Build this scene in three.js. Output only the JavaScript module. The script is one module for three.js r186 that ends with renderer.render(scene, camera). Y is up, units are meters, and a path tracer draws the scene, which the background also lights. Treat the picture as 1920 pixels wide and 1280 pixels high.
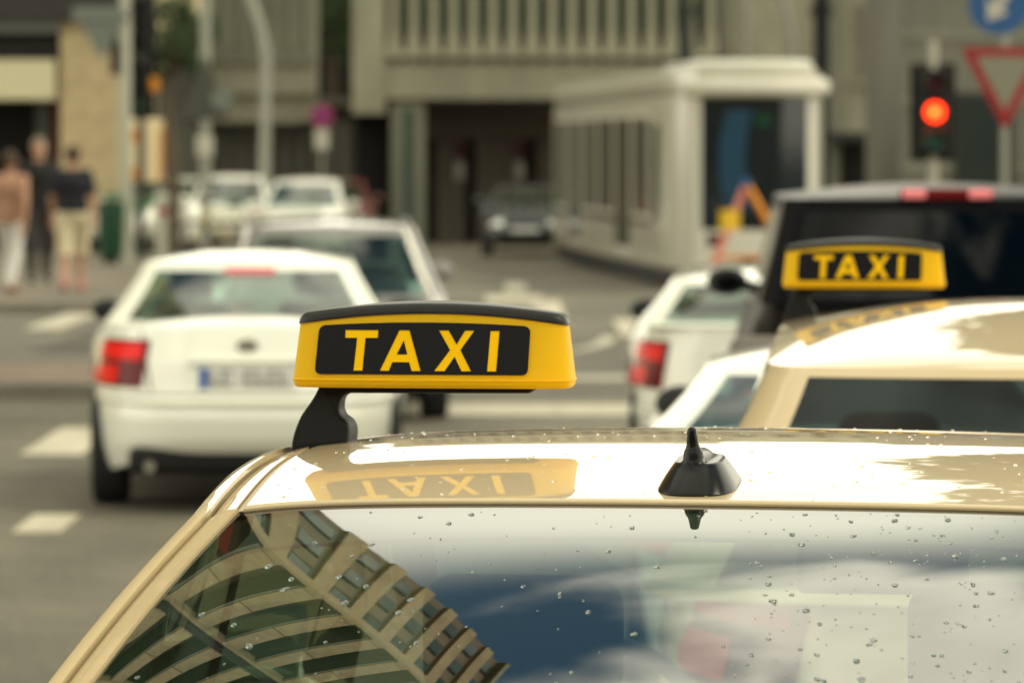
import * as THREE from 'three';
import { mergeGeometries, mergeVertices } from 'three/addons/utils/BufferGeometryUtils.js';
import { RoundedBoxGeometry } from 'three/addons/geometries/RoundedBoxGeometry.js';
import { ImprovedNoise } from 'three/addons/math/ImprovedNoise.js';

// ---------------------------------------------------------------- camera, sky, sun, exposure
const scene = new THREE.Scene();
const EYE = 1.95, HOR = 280, FPX = 9000;                 // eye height (m), horizon row and focal length in a 1920 x 1280 frame
const camera = new THREE.PerspectiveCamera(2 * Math.atan(640 / FPX) * 180 / Math.PI, 1.5, 0.1, 900);
camera.position.set(0, EYE, 0);
camera.lookAt(0, EYE, -10);
camera.setViewOffset(1920, 1280, 0, 640 - HOR, 1920, 1280);
camera.focus = 6.5; camera.userData.fStop = 7.4;
const renderer = new THREE.WebGLRenderer({ antialias: true });
renderer.toneMapping = THREE.LinearToneMapping;
renderer.toneMappingExposure = 1.04;
renderer.shadowMap.enabled = true;

const N3 = new ImprovedNoise();
const noise = (x, y, z) => N3.noise(x, y, z);
const fbm = (x, y, z, o = 5) => { let a = 0.5, s = 0; for (let i = 0; i < o; i++) { s += a * noise(x, y, z + i * 7.3); x *= 2.03; y *= 2.03; z *= 2.03; a *= 0.5; } return s; };
const sst = (a, b, x) => { const t = Math.min(1, Math.max(0, (x - a) / (b - a))); return t * t * (3 - 2 * t); };
const SUN = new THREE.Vector3(0.60, 0.80, 0.06).normalize();
{ // broken bright cloud over hazy blue
  const W = 1024, H = 512, d = new Float32Array(W * H * 4);
  for (let j = 0; j < H; j++) for (let i = 0; i < W; i++) {
    const th = (j + 0.5) / H * Math.PI - Math.PI / 2, ph = ((i + 0.5) / W - 0.5) * 2 * Math.PI;
    const y = Math.sin(th), c = Math.cos(th), x = c * Math.cos(ph), z = c * Math.sin(ph);
    let r, g, b;
    if (y < 0) { r = 0.42; g = 0.40; b = 0.34; }
    else {
      const px = x / (y + 0.22), pz = z / (y + 0.22);
      const w1 = fbm(px * 0.9 + 3.1, pz * 0.9, 4.2, 4);
      const n = fbm(px * 3.4 + w1 * 1.2 + 4.7, pz * 1.5 + px * 0.9 + 9.2, 1.3, 6);
      const cover = Math.max(sst(-0.13, 0.12, n), 1 - sst(0.50, 0.66, y));
      const dens = sst(0.0, 0.55, n + 0.4 * w1);
      const hz = Math.pow(1 - y, 4.2);
      const cl = 2.3 - 1.35 * dens;
      const sr = 0.09, sg = 0.20, sb = 0.29;
      r = sr + (cl * 1.03 - sr) * cover; g = sg + (cl * 1.0 - sg) * cover; b = sb + (cl * 0.80 - sb) * cover;
      r += (3.0 - r) * hz; g += (2.75 - g) * hz; b += (2.2 - b) * hz;
    }
    const k = (j * W + i) * 4; d[k] = r; d[k + 1] = g; d[k + 2] = b; d[k + 3] = 1;
  }
  const t = new THREE.DataTexture(d, W, H, THREE.RGBAFormat, THREE.FloatType);
  t.mapping = THREE.EquirectangularReflectionMapping; t.magFilter = THREE.LinearFilter; t.needsUpdate = true;
  scene.background = t; scene.environment = t;
}
const sun = new THREE.DirectionalLight(new THREE.Color(1, 0.90, 0.62), 1.5);
sun.position.copy(SUN).multiplyScalar(80).add(new THREE.Vector3(0, 0, -30)); sun.target.position.set(0, 0, -30);
sun.castShadow = true; sun.shadow.radius = 36; sun.shadow.mapSize.set(4096, 4096);
Object.assign(sun.shadow.camera, { left: -60, right: 60, top: 70, bottom: -70, near: 1, far: 220 });
scene.add(sun, sun.target);

// ---------------------------------------------------------------- helpers
let seed = 7; const rnd = () => { seed = (seed * 1664525 + 1013904223) >>> 0; return seed / 4294967296; };
const lerp = (a, b, t) => a + (b - a) * t;
const PX = (px, Z) => (px - 960) / FPX * Z, PY = (py, Z) => EYE - (py - HOR) / FPX * Z;   // metres at distance Z: used to survey the street from the photograph
const names = {};
function numbered(n) { n = n.replace(/_\d{3}$/, ''); const k = names[n] = (names[n] ?? -1) + 1; return k ? `${n}_${String(k).padStart(3, '0')}` : n; }
function tag(o, label, category, group, kind) { if (label) o.userData.label = label; if (category) o.userData.category = category; if (group) o.userData.group = group; if (kind) o.userData.kind = kind; return o; }
function thing(name, label, category, pos = [0, 0, 0], turn = 0, group) {
  const g = new THREE.Group(); g.name = numbered(name); g.position.set(...pos); g.rotation.y = turn; scene.add(g); return tag(g, label, category, group);
}
function part(name, geo, m, parent) {
  const o = new THREE.Mesh(geo, m); o.name = parent === scene ? numbered(name) : name; o.castShadow = o.receiveShadow = true; parent.add(o); return o;
}
function copyOf(src, label, pos, turn) {
  const c = src.clone(); c.userData = { ...src.userData, label }; c.name = numbered(src.name); c.position.set(...pos); if (turn !== undefined) c.rotation.y = turn; scene.add(c); return c;
}
function structure(name, geo, m) { return tag(part(name, geo, m, scene), null, null, null, 'structure'); }
function uvBox(g) { // uv in metres from the dominant normal
  if (g.index) { const n = g.toNonIndexed(); g.dispose?.(); g = n; }
  const p = g.attributes.position, n = g.attributes.normal, uv = new Float32Array(p.count * 2);
  for (let i = 0; i < p.count; i++) {
    const ax = Math.abs(n.getX(i)), ay = Math.abs(n.getY(i)), az = Math.abs(n.getZ(i));
    const [u, v] = ay > ax && ay > az ? [p.getX(i), p.getZ(i)] : ax > az ? [p.getZ(i), p.getY(i)] : [p.getX(i), p.getY(i)];
    uv[i * 2] = u; uv[i * 2 + 1] = v;
  }
  g.setAttribute('uv', new THREE.BufferAttribute(uv, 2)); return g;
}
const boxG = (x0, x1, y0, y1, z0, z1) => uvBox(new THREE.BoxGeometry(Math.abs(x1 - x0), Math.abs(y1 - y0), Math.abs(z1 - z0)).translate((x0 + x1) / 2, (y0 + y1) / 2, (z0 + z1) / 2));
const rboxG = (x0, x1, y0, y1, z0, z1, r = 0.01, s = 2) => new RoundedBoxGeometry(Math.abs(x1 - x0), Math.abs(y1 - y0), Math.abs(z1 - z0), s, Math.min(r, Math.abs(x1 - x0) / 2.01, Math.abs(y1 - y0) / 2.01, Math.abs(z1 - z0) / 2.01)).translate((x0 + x1) / 2, (y0 + y1) / 2, (z0 + z1) / 2);
const V = (x, y, z) => new THREE.Vector3(x, y, z);
const tubeG = (pts, r, seg = 24, rs = 10, closed = false) => new THREE.TubeGeometry(new THREE.CatmullRomCurve3(pts.map(p => Array.isArray(p) ? V(...p) : p), closed), seg, r, rs, closed);
function barG(a, b, r0, r1 = r0, rs = 10) {
  const A = V(...a), B = V(...b), L = A.distanceTo(B), g = new THREE.CylinderGeometry(r1, r0, L, rs);
  g.translate(0, L / 2, 0); g.applyQuaternion(new THREE.Quaternion().setFromUnitVectors(V(0, 1, 0), B.clone().sub(A).normalize())); return g.translate(...a);
}
function merged(list) { return mergeGeometries(list.map(g => { g = g.index ? g.toNonIndexed() : g; for (const k of Object.keys(g.attributes)) if (!['position', 'normal', 'uv'].includes(k)) g.deleteAttribute(k); return g; })); }
function gridG(f, nu, nv, wrapU = false) { // smooth surface f(u, v) -> [x, y, z]
  const pos = [], uv = [], idx = [];
  for (let j = 0; j <= nv; j++) for (let i = 0; i <= nu; i++) { pos.push(...f(i / nu, j / nv)); uv.push(i / nu, j / nv); }
  for (let j = 0; j < nv; j++) for (let i = 0; i < nu; i++) { const a = j * (nu + 1) + i, b = a + 1, c = a + nu + 1, d = c + 1; idx.push(a, b, d, a, d, c); }
  const g = new THREE.BufferGeometry(); g.setAttribute('position', new THREE.Float32BufferAttribute(pos, 3)); g.setAttribute('uv', new THREE.Float32BufferAttribute(uv, 2)); g.setIndex(idx); g.computeVertexNormals();
  if (wrapU) { const n = g.attributes.normal; for (let j = 0; j <= nv; j++) { const a = j * (nu + 1), b = a + nu, s = V(n.getX(a) + n.getX(b), n.getY(a) + n.getY(b), n.getZ(a) + n.getZ(b)).normalize(); n.setXYZ(a, s.x, s.y, s.z); n.setXYZ(b, s.x, s.y, s.z); } }
  return g;
}
function slabG(f, nu, nv, t) { // a patch with thickness: front f, back pushed by -t along its normal, joined by a skirt
  const front = gridG(f, nu, nv), n = front.attributes.normal, p = front.attributes.position;
  const back = front.clone(), bp = back.attributes.position;
  for (let i = 0; i < p.count; i++) bp.setXYZ(i, p.getX(i) - n.getX(i) * t, p.getY(i) - n.getY(i) * t, p.getZ(i) - n.getZ(i) * t);
  const rim = []; const W = nu + 1;
  for (let i = 0; i < nu; i++) rim.push([i, i + 1]);
  for (let j = 0; j < nv; j++) rim.push([j * W + nu, (j + 1) * W + nu]);
  for (let i = nu; i > 0; i--) rim.push([nv * W + i, nv * W + i - 1]);
  for (let j = nv; j > 0; j--) rim.push([j * W, (j - 1) * W]);
  const pos = []; for (const [a, b] of rim) { const A = [p.getX(a), p.getY(a), p.getZ(a)], B = [p.getX(b), p.getY(b), p.getZ(b)], C = [bp.getX(a), bp.getY(a), bp.getZ(a)], D = [bp.getX(b), bp.getY(b), bp.getZ(b)]; pos.push(...A, ...C, ...B, ...B, ...C, ...D); }
  const s = new THREE.BufferGeometry(); s.setAttribute('position', new THREE.Float32BufferAttribute(pos, 3)); s.computeVertexNormals(); s.setAttribute('uv', new THREE.Float32BufferAttribute(new Float32Array(pos.length / 3 * 2), 2));
  return merged([front, back, s]);
}
function sdfG(f, mn, mx, h) { // naive surface nets over a scalar field (negative inside)
  const n = [0, 1, 2].map(i => Math.ceil((mx[i] - mn[i]) / h) + 1), S = (i, j, k) => (k * n[1] + j) * n[0] + i, val = new Float32Array(n[0] * n[1] * n[2]);
  for (let k = 0; k < n[2]; k++) for (let j = 0; j < n[1]; j++) for (let i = 0; i < n[0]; i++) val[S(i, j, k)] = f(mn[0] + i * h, mn[1] + j * h, mn[2] + k * h);
  const id = new Int32Array(val.length).fill(-1), pos = [], idx = [];
  for (let k = 0; k < n[2] - 1; k++) for (let j = 0; j < n[1] - 1; j++) for (let i = 0; i < n[0] - 1; i++) {
    let c = 0, sx = 0, sy = 0, sz = 0; const v = [];
    for (let q = 0; q < 8; q++) v.push(val[S(i + (q & 1), j + (q >> 1 & 1), k + (q >> 2))]);
    for (let q = 0; q < 8; q++) for (const b of [1, 2, 4]) if (!(q & b)) { const a0 = v[q], a1 = v[q | b]; if (a0 < 0 !== a1 < 0) { const t = a0 / (a0 - a1); sx += (q & 1) + (b === 1 ? t : 0); sy += (q >> 1 & 1) + (b === 2 ? t : 0); sz += (q >> 2) + (b === 4 ? t : 0); c++; } }
    if (c) { id[S(i, j, k)] = pos.length / 3; pos.push(mn[0] + (i + sx / c) * h, mn[1] + (j + sy / c) * h, mn[2] + (k + sz / c) * h); }
  }
  for (let k = 1; k < n[2] - 1; k++) for (let j = 1; j < n[1] - 1; j++) for (let i = 1; i < n[0] - 1; i++) {
    const a = val[S(i, j, k)] < 0;
    const quad = (b, p, q, r, s) => { if (a === b) return; if (a) idx.push(p, q, r, p, r, s); else idx.push(p, r, q, p, s, r); };
    quad(val[S(i + 1, j, k)] < 0, id[S(i, j - 1, k - 1)], id[S(i, j, k - 1)], id[S(i, j, k)], id[S(i, j - 1, k)]);
    quad(val[S(i, j + 1, k)] < 0, id[S(i - 1, j, k - 1)], id[S(i - 1, j, k)], id[S(i, j, k)], id[S(i, j, k - 1)]);
    quad(val[S(i, j, k + 1)] < 0, id[S(i - 1, j - 1, k)], id[S(i, j - 1, k)], id[S(i, j, k)], id[S(i - 1, j, k)]);
  }
  const g = new THREE.BufferGeometry(); g.setAttribute('position', new THREE.Float32BufferAttribute(pos, 3)); g.setIndex(idx); g.computeVertexNormals();
  g.setAttribute('uv', new THREE.Float32BufferAttribute(new Float32Array(pos.length / 3 * 2), 2)); return g;
}
const smin = (a, b, k) => { const h = Math.max(0, Math.min(1, 0.5 + 0.5 * (b - a) / k)); return b + (a - b) * h - k * h * (1 - h); };
function cap(x, y, z, a, b, ra, rb) { // tapered capsule distance
  const bx = b[0] - a[0], by = b[1] - a[1], bz = b[2] - a[2], px = x - a[0], py = y - a[1], pz = z - a[2];
  const t = Math.max(0, Math.min(1, (px * bx + py * by + pz * bz) / (bx * bx + by * by + bz * bz)));
  return Math.hypot(px - bx * t, py - by * t, pz - bz * t) - (ra + (rb - ra) * t);
}

// ---------------------------------------------------------------- materials
function tex(size, f, srgb = false, repeat = 1) { // f(u, v) -> grey or [r, g, b] in 0..1, tiling left to the noise's own period being larger than what is seen
  const d = new Uint8Array(size * size * 4);
  for (let j = 0; j < size; j++) for (let i = 0; i < size; i++) { const c = f(i / size, j / size), k = (j * size + i) * 4; for (let q = 0; q < 3; q++) d[k + q] = Math.max(0, Math.min(255, 255 * (Array.isArray(c) ? c[q] : c))); d[k + 3] = 255; }
  const t = new THREE.DataTexture(d, size, size); t.wrapS = t.wrapT = THREE.RepeatWrapping; t.magFilter = THREE.LinearFilter; t.minFilter = THREE.LinearMipmapLinearFilter; t.generateMipmaps = true; t.repeat.set(repeat, repeat); if (srgb) t.colorSpace = THREE.SRGBColorSpace; t.needsUpdate = true; return t;
}
// noise that tiles over the unit square
const tile = (u, v, f, z, o = 4) => { const a = u * 2 * Math.PI, b = v * 2 * Math.PI, r = f / (2 * Math.PI); let s = 0, am = 0.5, rr = r; for (let i = 0; i < o; i++) { s += am * (noise(Math.cos(a) * rr + z, Math.sin(a) * rr, Math.cos(b) * rr + z * 1.7) + noise(Math.sin(b) * rr, Math.cos(a) * rr + z * 2.3, Math.sin(a) * rr)) * 0.7; rr *= 2; am *= 0.5; } return s; };
const texAsphalt = tex(512, (u, v) => { const c = 0.72 + 0.28 * tile(u, v, 6, 1.1, 4), g = rnd() * 0.3; return c * (0.75 + g); }, true, 1 / 9);
const bumpGrain = tex(256, () => rnd(), false, 1.6);
const texPlaster = tex(512, (u, v) => 0.86 + 0.16 * tile(u, v, 5, 3.3, 5) + 0.1 * tile(u * 4 % 1, v, 9, 8.1, 3) + (rnd() - 0.5) * 0.05, true, 1 / 6);
const std = (r, g, b, rough = 0.6, extra = {}) => { const m = new THREE.MeshStandardMaterial({ roughness: rough, ...extra }); m.color.setRGB(r, g, b); return m; };
const phy = (r, g, b, rough, extra = {}) => { const m = new THREE.MeshPhysicalMaterial({ roughness: rough, ...extra }); m.color.setRGB(r, g, b); return m; };
const paint = (r, g, b) => phy(r, g, b, 0.55, { clearcoat: 1, clearcoatRoughness: 0.02, ior: 1.5 });
const pane = (r, g, b, ior = 1.6) => phy(r, g, b, 0.0, { transmission: 1, thickness: 0, ior, side: THREE.DoubleSide });
const M = {
  asphalt: std(0.33, 0.30, 0.215, 0.9, { map: texAsphalt, bumpMap: bumpGrain, bumpScale: 0.003 }),
  paving: std(0.40, 0.34, 0.24, 0.9, { map: texAsphalt, bumpMap: bumpGrain, bumpScale: 0.003 }),
  islandBrick: std(0.46, 0.31, 0.19, 0.9, { map: texAsphalt }),
  kerb: std(0.30, 0.28, 0.23, 0.85, { map: texPlaster }),
  marking: std(0.60, 0.55, 0.42, 0.8, { map: texPlaster }),
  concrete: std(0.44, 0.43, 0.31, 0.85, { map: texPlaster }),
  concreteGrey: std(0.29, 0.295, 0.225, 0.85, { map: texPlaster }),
  sandstone: std(0.66, 0.53, 0.31, 0.85, { map: texPlaster }),
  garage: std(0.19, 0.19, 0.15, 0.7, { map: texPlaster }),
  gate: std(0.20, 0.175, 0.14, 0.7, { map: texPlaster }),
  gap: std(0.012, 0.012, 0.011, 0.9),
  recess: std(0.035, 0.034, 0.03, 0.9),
  finGlass: phy(0.07, 0.10, 0.08, 0.08, { ior: 1.5 }),
  winDark: phy(0.02, 0.03, 0.03, 0.05, { ior: 1.6 }),
  taupe: std(0.29, 0.23, 0.15, 0.8, { map: texPlaster }),
  ivory: paint(0.50, 0.385, 0.215),
  white: paint(0.74, 0.74, 0.65),
  silver: phy(0.19, 0.187, 0.18, 0.5, { metalness: 0.1, clearcoat: 1, clearcoatRoughness: 0.03 }),
  black: phy(0.003, 0.003, 0.004, 0.3, { specularIntensity: 0.1 }),
  navy: paint(0.012, 0.014, 0.02),
  red: paint(0.10, 0.006, 0.009),
  green: paint(0.02, 0.22, 0.08),
  plastic: phy(0.008, 0.008, 0.008, 0.45, { specularIntensity: 0.5 }),
  satin: phy(0.005, 0.005, 0.005, 0.25, { ior: 1.5, specularIntensity: 0.4 }),
  matt: phy(0.006, 0.0055, 0.005, 0.55, { specularIntensity: 0.3 }),
  rubber: std(0.012, 0.012, 0.012, 0.85),
  rim: std(0.4, 0.4, 0.38, 0.3, { metalness: 0.9 }),
  chrome: std(0.8, 0.8, 0.78, 0.08, { metalness: 1 }),
  seam: std(0.02, 0.017, 0.012, 0.8),
  trimBand: std(0.36, 0.27, 0.15, 0.4),
  glassRear: pane(0.27, 0.37, 0.31, 2.7),
  glass: pane(0.55, 0.70, 0.64, 1.75),
  glassDark: pane(0.05, 0.07, 0.08, 1.3),
  seat: std(0.13, 0.115, 0.10, 0.9),
  seatRed: std(0.20, 0.10, 0.08, 0.9),
  header: std(0.34, 0.27, 0.25, 0.9),
  lining: std(0.40, 0.37, 0.31, 0.9),
  dash: std(0.05, 0.05, 0.05, 0.7),
  lampRed: phy(0.72, 0.006, 0.004, 0.3, { specularIntensity: 0.4 }),
  lampDeep: phy(0.11, 0.003, 0.005, 0.25, { specularIntensity: 0.4 }),
  lampPink: phy(0.85, 0.22, 0.25, 0.15, { clearcoat: 1 }),
  lampAmber: phy(0.8, 0.25, 0.02, 0.15, { clearcoat: 1 }),
  lampClear: phy(0.7, 0.7, 0.66, 0.1, { clearcoat: 1 }),
  plate: std(0.62, 0.62, 0.58, 0.4),
  plateBlue: std(0.01, 0.09, 0.36, 0.4),
  plateInk: std(0.03, 0.03, 0.03, 0.5),
  signYellow: phy(0.99, 0.67, 0.0, 0.9, { specularIntensity: 0.3, transmission: 0.55, thickness: 0, clearcoat: 0.2, clearcoatRoughness: 0.2, side: THREE.DoubleSide }),
  signLetter: phy(0.99, 0.66, 0.0, 0.9, { specularIntensity: 0.3, transmission: 0.35, thickness: 0, side: THREE.DoubleSide }),
  signBlack: phy(0.003, 0.003, 0.004, 0.16, { ior: 1.5, specularIntensity: 0.16 }),
  signCap: phy(0.008, 0.007, 0.006, 0.42, { specularIntensity: 0.55 }),
  tramSide: phy(0.36, 0.34, 0.26, 0.4, { clearcoat: 0.6, clearcoatRoughness: 0.1 }),
  tramWhite: phy(0.66, 0.64, 0.55, 0.4, { clearcoat: 0.6, clearcoatRoughness: 0.1 }),
  tramGlass: phy(0.010, 0.016, 0.02, 0.03, { ior: 1.45 }),
  tramPane: phy(0.10, 0.105, 0.08, 0.08, { ior: 1.5 }),
  reflectionBlue: phy(0.008, 0.05, 0.10, 0.2),  // colour of the sky reflection painted on the windscreen
  tramGreen: phy(0.012, 0.06, 0.035, 0.1),
  steelPole: std(0.30, 0.31, 0.26, 0.6),
  polePale: std(0.42, 0.42, 0.34, 0.6),
  poleDark: std(0.028, 0.034, 0.026, 0.6),
  signBack: std(0.16, 0.18, 0.16, 0.6),
  signBackDark: std(0.06, 0.065, 0.05, 0.6),
  signWhite: std(0.55, 0.53, 0.45, 0.5),
  shadedSignField: std(0.24, 0.24, 0.18, 0.6),  // sign white, dimmed in colour for the shade on the give-way sign
  signRed: std(0.30, 0.006, 0.010, 0.5),
  signBlue: std(0.010, 0.09, 0.28, 0.5),
  signPurple: std(0.36, 0.03, 0.14, 0.5),
  cream: std(0.80, 0.66, 0.40, 0.7),
  orange: std(0.75, 0.28, 0.02, 0.6),
  awning: std(0.62, 0.57, 0.37, 0.7),
  doorRed: std(0.09, 0.006, 0.006, 0.5),
  skin: std(0.50, 0.27, 0.17, 0.6),
  hair: std(0.06, 0.035, 0.02, 0.8),
  hairGrey: std(0.20, 0.16, 0.12, 0.8),
  bark: std(0.10, 0.075, 0.05, 0.9),
  leaf: phy(0.04, 0.08, 0.02, 0.8, { transmission: 0.25, thickness: 0, side: THREE.DoubleSide }),
  leafLight: phy(0.08, 0.13, 0.025, 0.8, { transmission: 0.25, thickness: 0, side: THREE.DoubleSide }),
  drop: phy(1, 1, 1, 0.0, { transmission: 1, thickness: 0.003, ior: 1.33 }),
};

// ---------------------------------------------------------------- ground, pavements, markings
structure('road', uvBox(new THREE.PlaneGeometry(900, 900).rotateX(-Math.PI / 2).translate(0, 0, -200)), M.asphalt);
structure('pavement', boxG(-30, -4.75, 0, 0.12, -84, -57.2), M.paving);
{ const k = structure('kerb', boxG(-30, -4.75, 0, 0.125, -57.2, -57.0), M.kerb); void k; }
structure('traffic_island', boxG(-14, -2.6, 0, 0.115, -41.2, -37.7), M.islandBrick);
structure('kerb', boxG(-14, -2.45, 0, 0.125, -37.7, -37.5), M.kerb);
structure('pavement', boxG(4.1, 20, 0, 0.13, -62, -40), M.paving);
const dash = (x0, x1, z0, z1, turn = 0) => structure('lane_marking', uvBox(new THREE.BoxGeometry(x1 - x0, 0.004, z0 - z1).rotateY(turn).translate((x0 + x1) / 2, 0.004, (z0 + z1) / 2)), M.marking);
dash(-3.15, -2.75, -30.6, -33.6); dash(-2.55, -2.3, -24.4, -25.6); dash(-5.3, -4.9, -52, -57); dash(-4.0, -3.65, -20.5, -22.2);
dash(-1.0, 1.05, -35.2, -36.7); dash(-0.9, 1.0, -40.5, -41.4); dash(0.25, 0.62, -55, -62); dash(-0.35, 0.4, -61, -64);
dash(1.15, 1.45, -50, -55); dash(-0.1, 0.2, -66, -70); dash(-2.7, -2.4, -60, -66);
{ // curved arrow painted on the lane
  const pts = []; for (let i = 0; i <= 14; i++) { const a = i / 14 * 1.5; pts.push([0.45 + Math.sin(a) * 0.55, -46.0 - (1 - Math.cos(a)) * 2.2 - a * 1.2]); }
  const g = gridG((u, v) => { const k = Math.min(13.999, u * 14), i = Math.floor(k), f = k - i; return [lerp(pts[i][0], pts[i + 1][0], f) + (v - 0.5) * 0.16, 0.006, lerp(pts[i][1], pts[i + 1][1], f)]; }, 28, 1);
  structure('arrow_marking', g, M.marking);
}

for (const [x0, x1, z0, z1] of [[-6.4, -4.2, -29, -35], [-0.6, 0.5, -44, -52], [-4.6, -3.4, -46, -54], [-3.9, -2.9, -19, -23]]) structure('asphalt_patch', boxG(x0, x1, 0, 0.004, z1, z0), std(0.21, 0.19, 0.14, 0.95, { map: texAsphalt, bumpMap: bumpGrain, bumpScale: 0.004 }));
for (const [x, z] of [[-3.5, -27.6], [0.1, -58]]) structure('manhole_cover', new THREE.CylinderGeometry(0.33, 0.33, 0.012, 36).translate(x, 0.004, z), std(0.10, 0.09, 0.075, 0.6, { metalness: 0.4 }));
for (const s of [-0.5, 0.5]) structure('tram_rail', gridG((u, v) => { const z = -40 - u * 46, x = 3.34 + s + (z + 66.1) * 0.0825 + Math.max(0, z + 66) ** 2 * 0.0045 + (v - 0.5) * 0.07; return [x, 0.005, z]; }, 60, 1), std(0.22, 0.20, 0.17, 0.4, { metalness: 0.7 }));

// ---------------------------------------------------------------- cars
function resample(f, n) { // closed curve by arc length
  const P = []; for (let i = 0; i <= 1600; i++) P.push(f(i / 1600 * 2 * Math.PI));
  const L = [0]; for (let i = 1; i <= 1600; i++) L.push(L[i - 1] + Math.hypot(P[i][0] - P[i - 1][0], P[i][1] - P[i - 1][1]));
  const out = []; let j = 0; for (let i = 0; i < n; i++) { const t = i / n * L[1600]; while (L[j + 1] < t) j++; out.push((j + (t - L[j]) / (L[j + 1] - L[j])) / 1600 * 2 * Math.PI); } return out;
}
const pw = (l, x) => { if (x <= l[0][0]) return l[0][1]; for (let i = 1; i < l.length; i++) if (x <= l[i][0]) { const t = (x - l[i - 1][0]) / (l[i][0] - l[i - 1][0]); return lerp(l[i - 1][1], l[i][1], t); } return l[l.length - 1][1]; };
const pws = (l, x) => (pw(l, x - 0.06) + pw(l, x) * 2 + pw(l, x + 0.06)) / 4;
/* Car frame: origin on the ground, x right, y up, the nose at -z.
   o: zr, zf (rear and front ends), w (half width), top [[z, y]...] shoulder line, wheels [z, z], cabin {...} */
function bodyShape(o) {
  const zc = (o.zr + o.zf) / 2, hl = (o.zr - o.zf) / 2, nx = 4.2;
  const wk = k => o.w * pw([[0, 0.93], [0.18, 0.965], [0.55, 1], [0.8, 0.985], [1, 0.93]], k);
  const rearK = k => pw(o.rear ?? [[0, -0.10], [0.12, -0.02], [0.36, 0.0], [0.46, -0.05], [0.75, -0.09], [1, -0.16]], k);
  const frontK = k => pw([[0, -0.12], [0.15, 0], [0.45, 0], [0.7, -0.06], [1, -0.22]], k);
  const pt = (a, k) => {
    const c = Math.cos(a), s = Math.sin(a), e = 2 / nx, l = s > 0 ? hl + rearK(k) : hl + frontK(k);
    let x = wk(k) * Math.sign(c) * Math.abs(c) ** e, z = zc + l * Math.sign(s) * Math.abs(s) ** e;
    let sill = pw([[o.zf, 0.30], [o.zf + 0.5, 0.22], [o.zr - 0.5, 0.22], [o.zr, 0.30]], z);
    if (Math.abs(x) > o.w * 0.6) for (const wz of o.wheels) { const q = o.wr * 1.16, dz = z - wz; if (Math.abs(dz) < q) sill = Math.max(sill, o.wr + Math.sqrt(q * q - dz * dz)); }
    return [x, lerp(sill, pws(o.top, z), k), z];
  };
  const rearZ = (x, y) => { const top = pws(o.top, o.zr - 0.2), k = Math.max(0, Math.min(1, (y - 0.30) / (top - 0.30))), q = Math.min(0.999, Math.abs(x) / wk(k)); return zc + (hl + rearK(k)) * (1 - q ** nx) ** (1 / nx); };
  const frontZ = (x, y) => { const top = pws(o.top, o.zf + 0.2), k = Math.max(0, Math.min(1, (y - 0.30) / (top - 0.30))), q = Math.min(0.999, Math.abs(x) / wk(k)); return zc - (hl + frontK(k)) * (1 - q ** nx) ** (1 / nx); };
  return { pt, rearZ, frontZ, zc, hl };
}
function wheelParts(car, o) {
  const tyre = new THREE.LatheGeometry([[0.6, -0.1], [0.95, -0.1], [1, -0.07], [1, 0.07], [0.95, 0.1], [0.6, 0.1]].map(([r, h]) => new THREE.Vector2(r * o.wr, h)), 36).rotateZ(Math.PI / 2);
  const rim = merged([new THREE.CylinderGeometry(o.wr * 0.62, o.wr * 0.62, 0.14, 28).rotateZ(Math.PI / 2), ...[0, 1, 2, 3, 4].map(i => new THREE.BoxGeometry(0.17, o.wr * 1.1, 0.06).rotateX(i * Math.PI / 5))]);
  for (const z of o.wheels) for (const s of [-1, 1]) {
    const w = new THREE.Group(); w.name = 'wheel'; w.position.set(s * (o.w - 0.13), o.wr, z); car.add(w);
    part('tyre', tyre, M.rubber, w); part('rim', rim, M.rim, w);
  }
  part('underbody', rboxG(-o.w * 0.62, o.w * 0.62, 0.2, 0.55, o.zf + 0.35, o.zr - 0.25, 0.05), M.rubber, car);
}
function lowerBody(car, o) {
  const S = bodyShape(o), NA = 220, th = resample(a => { const p = S.pt(a, 0.5); return [p[0], p[2]]; }, NA); th.push(th[0] + 2 * Math.PI);
  const K = 16, shell = gridG((u, v) => S.pt(th[Math.round(u * NA)], v), NA, K, true);
  const shoulder = i => S.pt(th[i], 1);
  const deck = gridG((u, v) => { const p = shoulder(Math.round(u * NA)), m = v, c = Math.sin(m * Math.PI / 2); const z = lerp(p[2], S.zc + (p[2] - S.zc) * 0.9, m); return [p[0] * (1 - m), p[1] + 0.045 * c, z]; }, NA, 8, true);
  part('body', merged([shell, deck]), o.paint, car);
  wheelParts(car, o);
  return S;
}
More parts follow.
